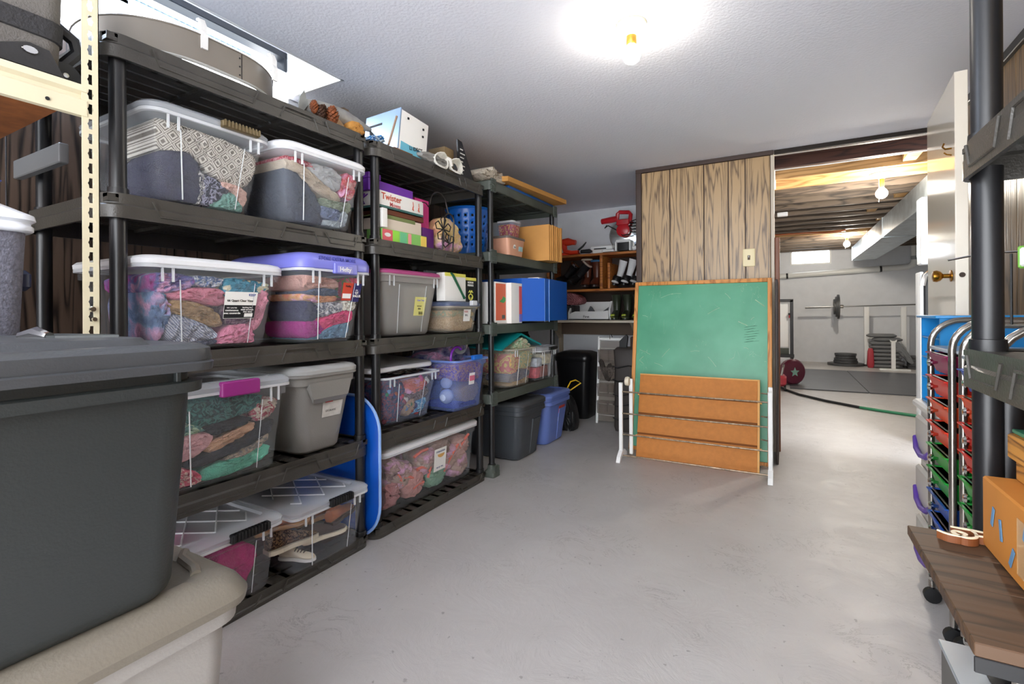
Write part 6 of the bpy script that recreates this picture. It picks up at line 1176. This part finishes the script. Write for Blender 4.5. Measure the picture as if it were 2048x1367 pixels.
MB().tube([(-1.24, .35, 1.022), (-1.20, .36, 1.028), (-1.16, .365, 1.022)], [.008, .012, .008], 8).build('latch', M_chrome, t)
# ---------------------------------------------------------------- right foreground
# drawer carts
M_cart = mat('cart_chrome', 'aaa49c', .18, metal=.9, var=.2)
DC = {'sheen_red': ('8c1f52', .25), 'red': ('d42a22', .25), 'orange': ('e04a1e', .25), 'orange red': ('e23a20', .25), 'green': ('159a35', .25), 'blue': ('1d4fa8', .25), 'navy': ('2a4aa8', .25)}  # first entry: red drawer plastic with its purple sheen put into the colour
def cart(label, xf, y0, y1, ztop, cols, n, pitch, z0, name='drawer_cart', group='rolling carts with coloured drawers'):
    t = E(name, (xf+.18, (y0+y1)/2, 0), label, 'cart', group); xb = xf+.36; r = .0105
    for y_ in (y0, y1):
        pts = [(xf, y_, .06), (xf, y_, ztop-.09)]+[(xf+.09-.09*cos(a), y_, ztop-.09+.09*sin(a)) for a in [pi/2*k/6 for k in range(1, 7)]]+[(xb-.09+.09*sin(a), y_, ztop-.09+.09*cos(a)) for a in [pi/2*k/6 for k in range(0, 7)]]+[(xb, y_, .06)]
        MB().tube(pts, r, 10).build('side_frame', M_cart, t, 60)
    MB().rbox(xf-.005, xb+.005, y0, y1, ztop-.105, ztop-.092, b=.003).build('top_tray', mat('tray_grey', 'a9b0b8', .3), t)
    for k, cn_ in enumerate(cols):
        z = z0-pitch*k; c, ro = DC[cn_]; m = mat('drawer_'+cn_, c, .32)
        yy0, yy1 = y0+.018, y1-.018; a = .006
        b = MB()
        outer = [(xf-.008, z), (xb-.02, z)]
        def lev(ins, zz, fr): return [(xf-.012+fr, yy0+ins, zz), (xb-.03-ins, yy0+ins, zz), (xb-.03-ins, yy1-ins, zz), (xf-.012+fr, yy1-ins, zz)]
        b.rings([lev(-.006, z-.004, -.006), lev(-.006, z, -.006), lev(.0, z, 0), lev(.012, z-.066, .02), lev(.014, z-.066, .022), lev(.004, z-.004, .004)], True, True)
        d = b.build('drawer', m, t, 30); d['label'] = cn_+' plastic drawer'
        MB().lathe([(.004, 0), (.006, .010), (.012, .016), (.013, .022), (.008, .028), (.001, .029)], n=14, m=Matrix.Translation((xf-.008, (yy0+yy1)/2, z-.030)) @ Matrix.Rotation(-pi/2, 4, 'Y')).build('knob', M_chrome, d)
        for xr in (xf, xb): MB().tube([(xr, y0, z-.002), (xr, y1, z-.002)], .0032, 6).build('rail', M_cart, t)
    for px in (xf, xb):
        for py in (y0, y1):
            MB().lathe([(.006, -.012), (.026, -.010), (.026, .010), (.006, .012)], n=16, m=Matrix.Translation((px, py, .028)) @ Matrix.Rotation(pi/2, 4, 'X')).lathe([(.008, .03), (.008, .065)], (px, py, 0), 8).build('caster', M_blk, t)
    return t
cart('chrome cart with red, orange, green and blue drawers, farther of the two front carts', .46, 2.03, 2.29, 1.025, ['sheen_red', 'red', 'orange', 'orange red', 'green', 'green', 'blue', 'blue', 'navy', 'navy'], 10, .0815, .912)
cart('chrome cart with navy, orange, red and green drawers, nearer one beside the black post', .475, 1.70, 1.985, 1.015, ['navy', 'orange', 'red', 'red', 'green', 'green', 'orange', 'orange red', 'blue', 'blue'], 10, .0815, .882)
# purple and white tower behind
t = E('drawer_tower', (.62, 2.5, 0), 'white plastic drawer tower with purple trim behind the chrome carts', 'drawer unit'); Mpw = mat('white_translucent', 'd6d2cc', .35); Mpu = mat('purple_trim', '5a3aa0', .35)
MB().rbox(.49, .80, 2.31, 2.62, .02, .66, b=.01).build('casing', Mpw, t); MB().rbox(.465, .81, 2.30, 2.63, .66, .69, b=.008).build('top', Mpw, t)
for k in range(3):
    z = .05+.205*k; MB().rbox(.47, .495, 2.325, 2.605, z, z+.17, b=.01).build('drawer', mat('milky_drawer', 'c2bdb6', .4), t); MB().tube([(.470, 2.335, z+.075), (.462, 2.39, z+.04), (.460, 2.46, z+.03), (.462, 2.54, z+.04), (.470, 2.595, z+.075)], .010, 8).build('purple_handle', Mpu, t)
t = E('desk_organiser', (.7, 2.45, .69), 'bright blue tiered paper organiser standing above the chrome carts', 'organiser'); Mbo = mat('azure_plastic', '1a86c8', .3)
MB().box(.49, .92, 2.31, 2.32, .692, 1.03).box(.49, .92, 2.58, 2.59, .692, 1.03).box(.91, .92, 2.31, 2.59, .692, 1.03).box(.49, .92, 2.31, 2.59, .692, .70).build('casing', Mbo, t, 0)
for z in (.79, .87, .95): MB().rbox(.49, .91, 2.32, 2.58, z, z+.006, b=.001).build('shelf', Mbo, t)
MB().rbox(.475, .925, 2.30, 2.60, 1.03, 1.04, b=.002).build('top', Mbo, t)
# black post rack at right
t = rack('black resin rack close at the right edge with cartons under it', .303, .80, .33, 1.307, [.05, .50, .985, 1.385, 1.86], M_black, M_blackpost, rad=.0235, sign=-1)
for o in [c for c in t.children if c.name.startswith('shelf')][:2]:
    for c in list(o.children): bpy.data.objects.remove(c)
    bpy.data.objects.remove(o)
for o in [c for c in t.children if c.name.startswith('post')]:
    if o.bound_box[0][2] < .40: bpy.data.objects.remove(o)
for px in (.375, .76):
    for py in (.378, 1.288): MB().lathe([(.0235, 0), (.0235, .94)], (px, py, 0), 18).build('post', M_blackpost, t, 40)
tag(MB().rbox(.40, .412, .75, 1.17, 1.387, 1.77, b=.002).build('framed_canvas', mat('canvas_edge', 'cda874', .7), None, origin=(.4, 1, 1.387)), 'thin wooden-edged board standing on the upper black shelf', 'board')
tag(lump('white_sack', [(0, 0), (0, 1), (.5, 1), (1, 1), (1, 0)], (lambda u, t_, d: Vector((.47+d, 1.08-.36*u, 1.43+.29*t_))), .2, mat('white_sack', 'dcdcdc', .5, bump=.6, bscale=12), bulge=.03, wr=.01), 'white sack with green print on the upper black shelf', 'sack')
# tray table with things
Mtab = wood('dark_oak_board', '2e1f12', '4f3824', 'X', 1.2, .6)
t = E('tray_table', (.4, 1.02, 0), 'dark wood-look board on folding legs in the lower right corner', 'table')
for k, (a, b_) in enumerate(((.825, .985), (.986, 1.1), (1.101, 1.215))): MB().rbox(.2065, .78, a, b_, .622, .64, b=.0015).build('board', Mtab, t)
MB().rbox(.2065, .78, .8245, .828, .602, .622, b=.001).build('front_lip', M_blk, t)
for y_ in (.86, 1.18):
    MB().tube([(.26, y_, .62), (.26 if y_ < 1 else .70, y_, .489 if y_ < 1 else .01)], .009, 8).build('leg', M_cart, t); MB().tube([(.70, y_, .62), (.70 if y_ < 1 else .26, y_, .489 if y_ < 1 else .01)], .009, 8).build('leg', M_cart, t)
t = E('cardboard_box', (.42, .93, .64), 'taped cardboard carton with blue scribbles on the dark wood board', 'box')
Mcb = mat('taped_cardboard', 'c07a2c', .75, var=.15, vscale=5)
mm = Matrix.Translation((.325, 1.165, 0)) @ Matrix.Rotation(radians(0), 4, 'Z') @ Matrix.Translation((-.325, -1.165, 0))
MB().rbox(.306, .56, .70, 1.175, .642, .765, b=.003, m=mm).build('carton', Mcb, t)
Mtp = mat('clear_tape', 'd6b080', .12, alpha=.5)
MB().box(.3045, .3055, .93, 1.02, .66, .745, m=mm).box(.3045, .3055, .86, .90, .68, .76, m=mm).build('tape', Mtp, t, 0)
for yy, zz, a in ((1.12, .71, .3), (1.085, .70, -.2), (1.04, .675, .5), (.99, .735, .3), (.97, .70, 0), (.93, .73, .4)):
    MB().rbox(-.0005, .0005, -.005, .005, -.017, .017, b=.0004, m=Matrix.Translation((.3047, yy, zz)) @ Matrix.Rotation(a, 4, 'X')).build('blue_mark', mat('blue_crayon', '5a80a0', .7), t, 0)
Mbx = wood('toasted_wood', '6a3e12', 'c88a3c', 'Y', 2.0, .5)
for i, (z0, z1, x_, y_) in enumerate(((.767, .806, .345, 1.16), (.808, .850, .330, 1.145))):
    tag(MB().rbox(x_, .56, .72, y_, z0, z1, b=.003).build('wooden_box', Mbx, None, origin=(x_, y_, z0)), ['lower dark-grained wooden box on the taped carton', 'upper dark-grained wooden box under the green book'][i], 'box')
tag(MB().rbox(.335, .56, .74, 1.14, .852, .858, b=.001).build('green_book', mat('green_cover', '3f8a66', .3, var=.3), None, origin=(.4, 1, .852)), 'thin green book on top of the wooden boxes', 'book')
tag(MB().prism([(1.32, .86), (1.50, .87), (1.50, .96), (1.40, .965), (1.32, .94)], 'X', .52, .56).build('red_folder', mat('bright_red', 'd42a1e', .3), None, 0, origin=(.54, 1.4, .86)), 'bright red plastic panel behind the black post', 'panel') if False else None
# script lettering sign
t = E('lettering_sign', (.29, 1.16, .64), 'cream cut-out wooden script letters lying on the dark board', 'sign'); Mlt_c = mat('letter_cream', 'efe0c0', .5); Mle = mat('letter_side', '7a4420', .6)
def stroke(pts, w):
    for z0, z1, m, nm, g in ((.641, .654, Mle, 'letter_edge', 1.0), (.654, .656, Mlt_c, 'letter_face', .92)):
        P = [Vector((x, y_, 0)) for x, y_ in pts]; L_, R_ = [], []
        for i, p in enumerate(P):
            d = (P[min(i+1, len(P)-1)]-P[max(0, i-1)]).normalized(); nn = Vector((-d.y, d.x, 0))*w*.72*g*(.5+.5*sin(pi*(i+.6)/(len(P)+.2)))
            L_.append(p+nn); R_.append(p-nn)
        MB().rings([[(a.x, a.y, z0), (a.x, a.y, z1), (b2.x, b2.y, z1), (b2.x, b2.y, z0)] for a, b2 in zip(L_, R_)]).build(nm, m, t, 0)
ox, oy = .243, 1.163
def curve(pts, n=6):
    out = []
    for i in range(len(pts)-1):
        p0, p1, p2, p3 = pts[max(0, i-1)], pts[i], pts[i+1], pts[min(len(pts)-1, i+2)]
        for k in range(n):
            u = k/n; out.append(tuple(.5*((2*p1[j])+(-p0[j]+p2[j])*u+(2*p0[j]-5*p1[j]+4*p2[j]-p3[j])*u*u+(-p0[j]+3*p1[j]-3*p2[j]+p3[j])*u**3) for j in (0, 1)))
    return out+[pts[-1]]
stroke([(ox+x, oy+y_) for x, y_ in curve([(.0, .008), (.012, -.004), (.03, -.005), (.04, .008), (.03, .018), (.022, .008), (.035, -.008), (.052, .0), (.056, .02), (.053, .034)])], .0045)
stroke([(ox+x, oy+y_) for x, y_ in curve([(.025, .038), (.04, .036), (.06, .035), (.078, .030)])], .004)
stroke([(ox+x, oy+y_) for x, y_ in curve([(.052, .010), (.07, .010), (.085, .010)])], .0035)
stroke([(ox+x, oy+y_) for x, y_ in curve([(.092, .026), (.082, .014), (.085, -.004), (.098, -.006), (.108, .006), (.115, -.006), (.128, -.012)])], .0065)
stroke([(ox+x, oy+y_) for x, y_ in curve([(.108, -.05), (.112, -.04), (.125, -.045)])], .006)
# boxed picture frame
t = E('picture_box', (.5, .95, 0), 'silver-edged flat box with a dark photograph on its lid below the dark board', 'picture'); Msf = mat('silver_frame', 'aab2ba', .3, metal=.5)
MB().rbox(.235, .80, .70, 1.115, .38, .475, b=.003).build('box_body', mat('dark_grey_side', '55534f', .5), t); MB().rbox(.232, .80, .70, 1.118, .475, .482, b=.001).build('silver_lid', Msf, t)
MB().box(.275, .42, .70, 1.085, .4822, .4832).build('photo_dark', mat('photo_dark', '161a1c', .25), t, 0); MB().box(.275, .42, .80, .98, .4833, .4838).build('photo_straw', mat('photo_straw', '9a7c44', .5, var=.9, vscale=50), t, 0)
MB().box(.245, .80, .72, 1.10, .02, .379).build('lower_carton', mat('lower_card', '8f8a80', .7), t, 0)
# things behind the post
t = E('wire_basket', (.62, 1.75, 1.0), 'black wire stand with hanging white and green tag behind the black post', 'wire stand')
for x in (.50, .53, .60, .67): MB().tube([(x, 1.80, 1.02), (x, 1.80, 1.21)], .003, 6).build('wire', M_blk, t)
MB().tube([(.40, 1.80, 1.20), (.48, 1.80, 1.215), (.70, 1.80, 1.215)], .003, 6).build('top_wire', M_chrome, t)
MB().rbox(.545, .66, 1.79, 1.80, 1.175, 1.225, b=.004).build('white_tag', M_paper, t); MB().rbox(.542, .663, 1.795, 1.802, 1.17, 1.23, b=.004).build('tag_border', mat('tag_green', '7fc04a', .4), t)
tag(MB().rbox(.60, .92, 1.62, 1.90, 1.002, 1.02, b=.006).build('black_tray', M_black, None, origin=(.7, 1.75, 1.0)), 'black tray across the top of the nearer chrome cart', 'tray')
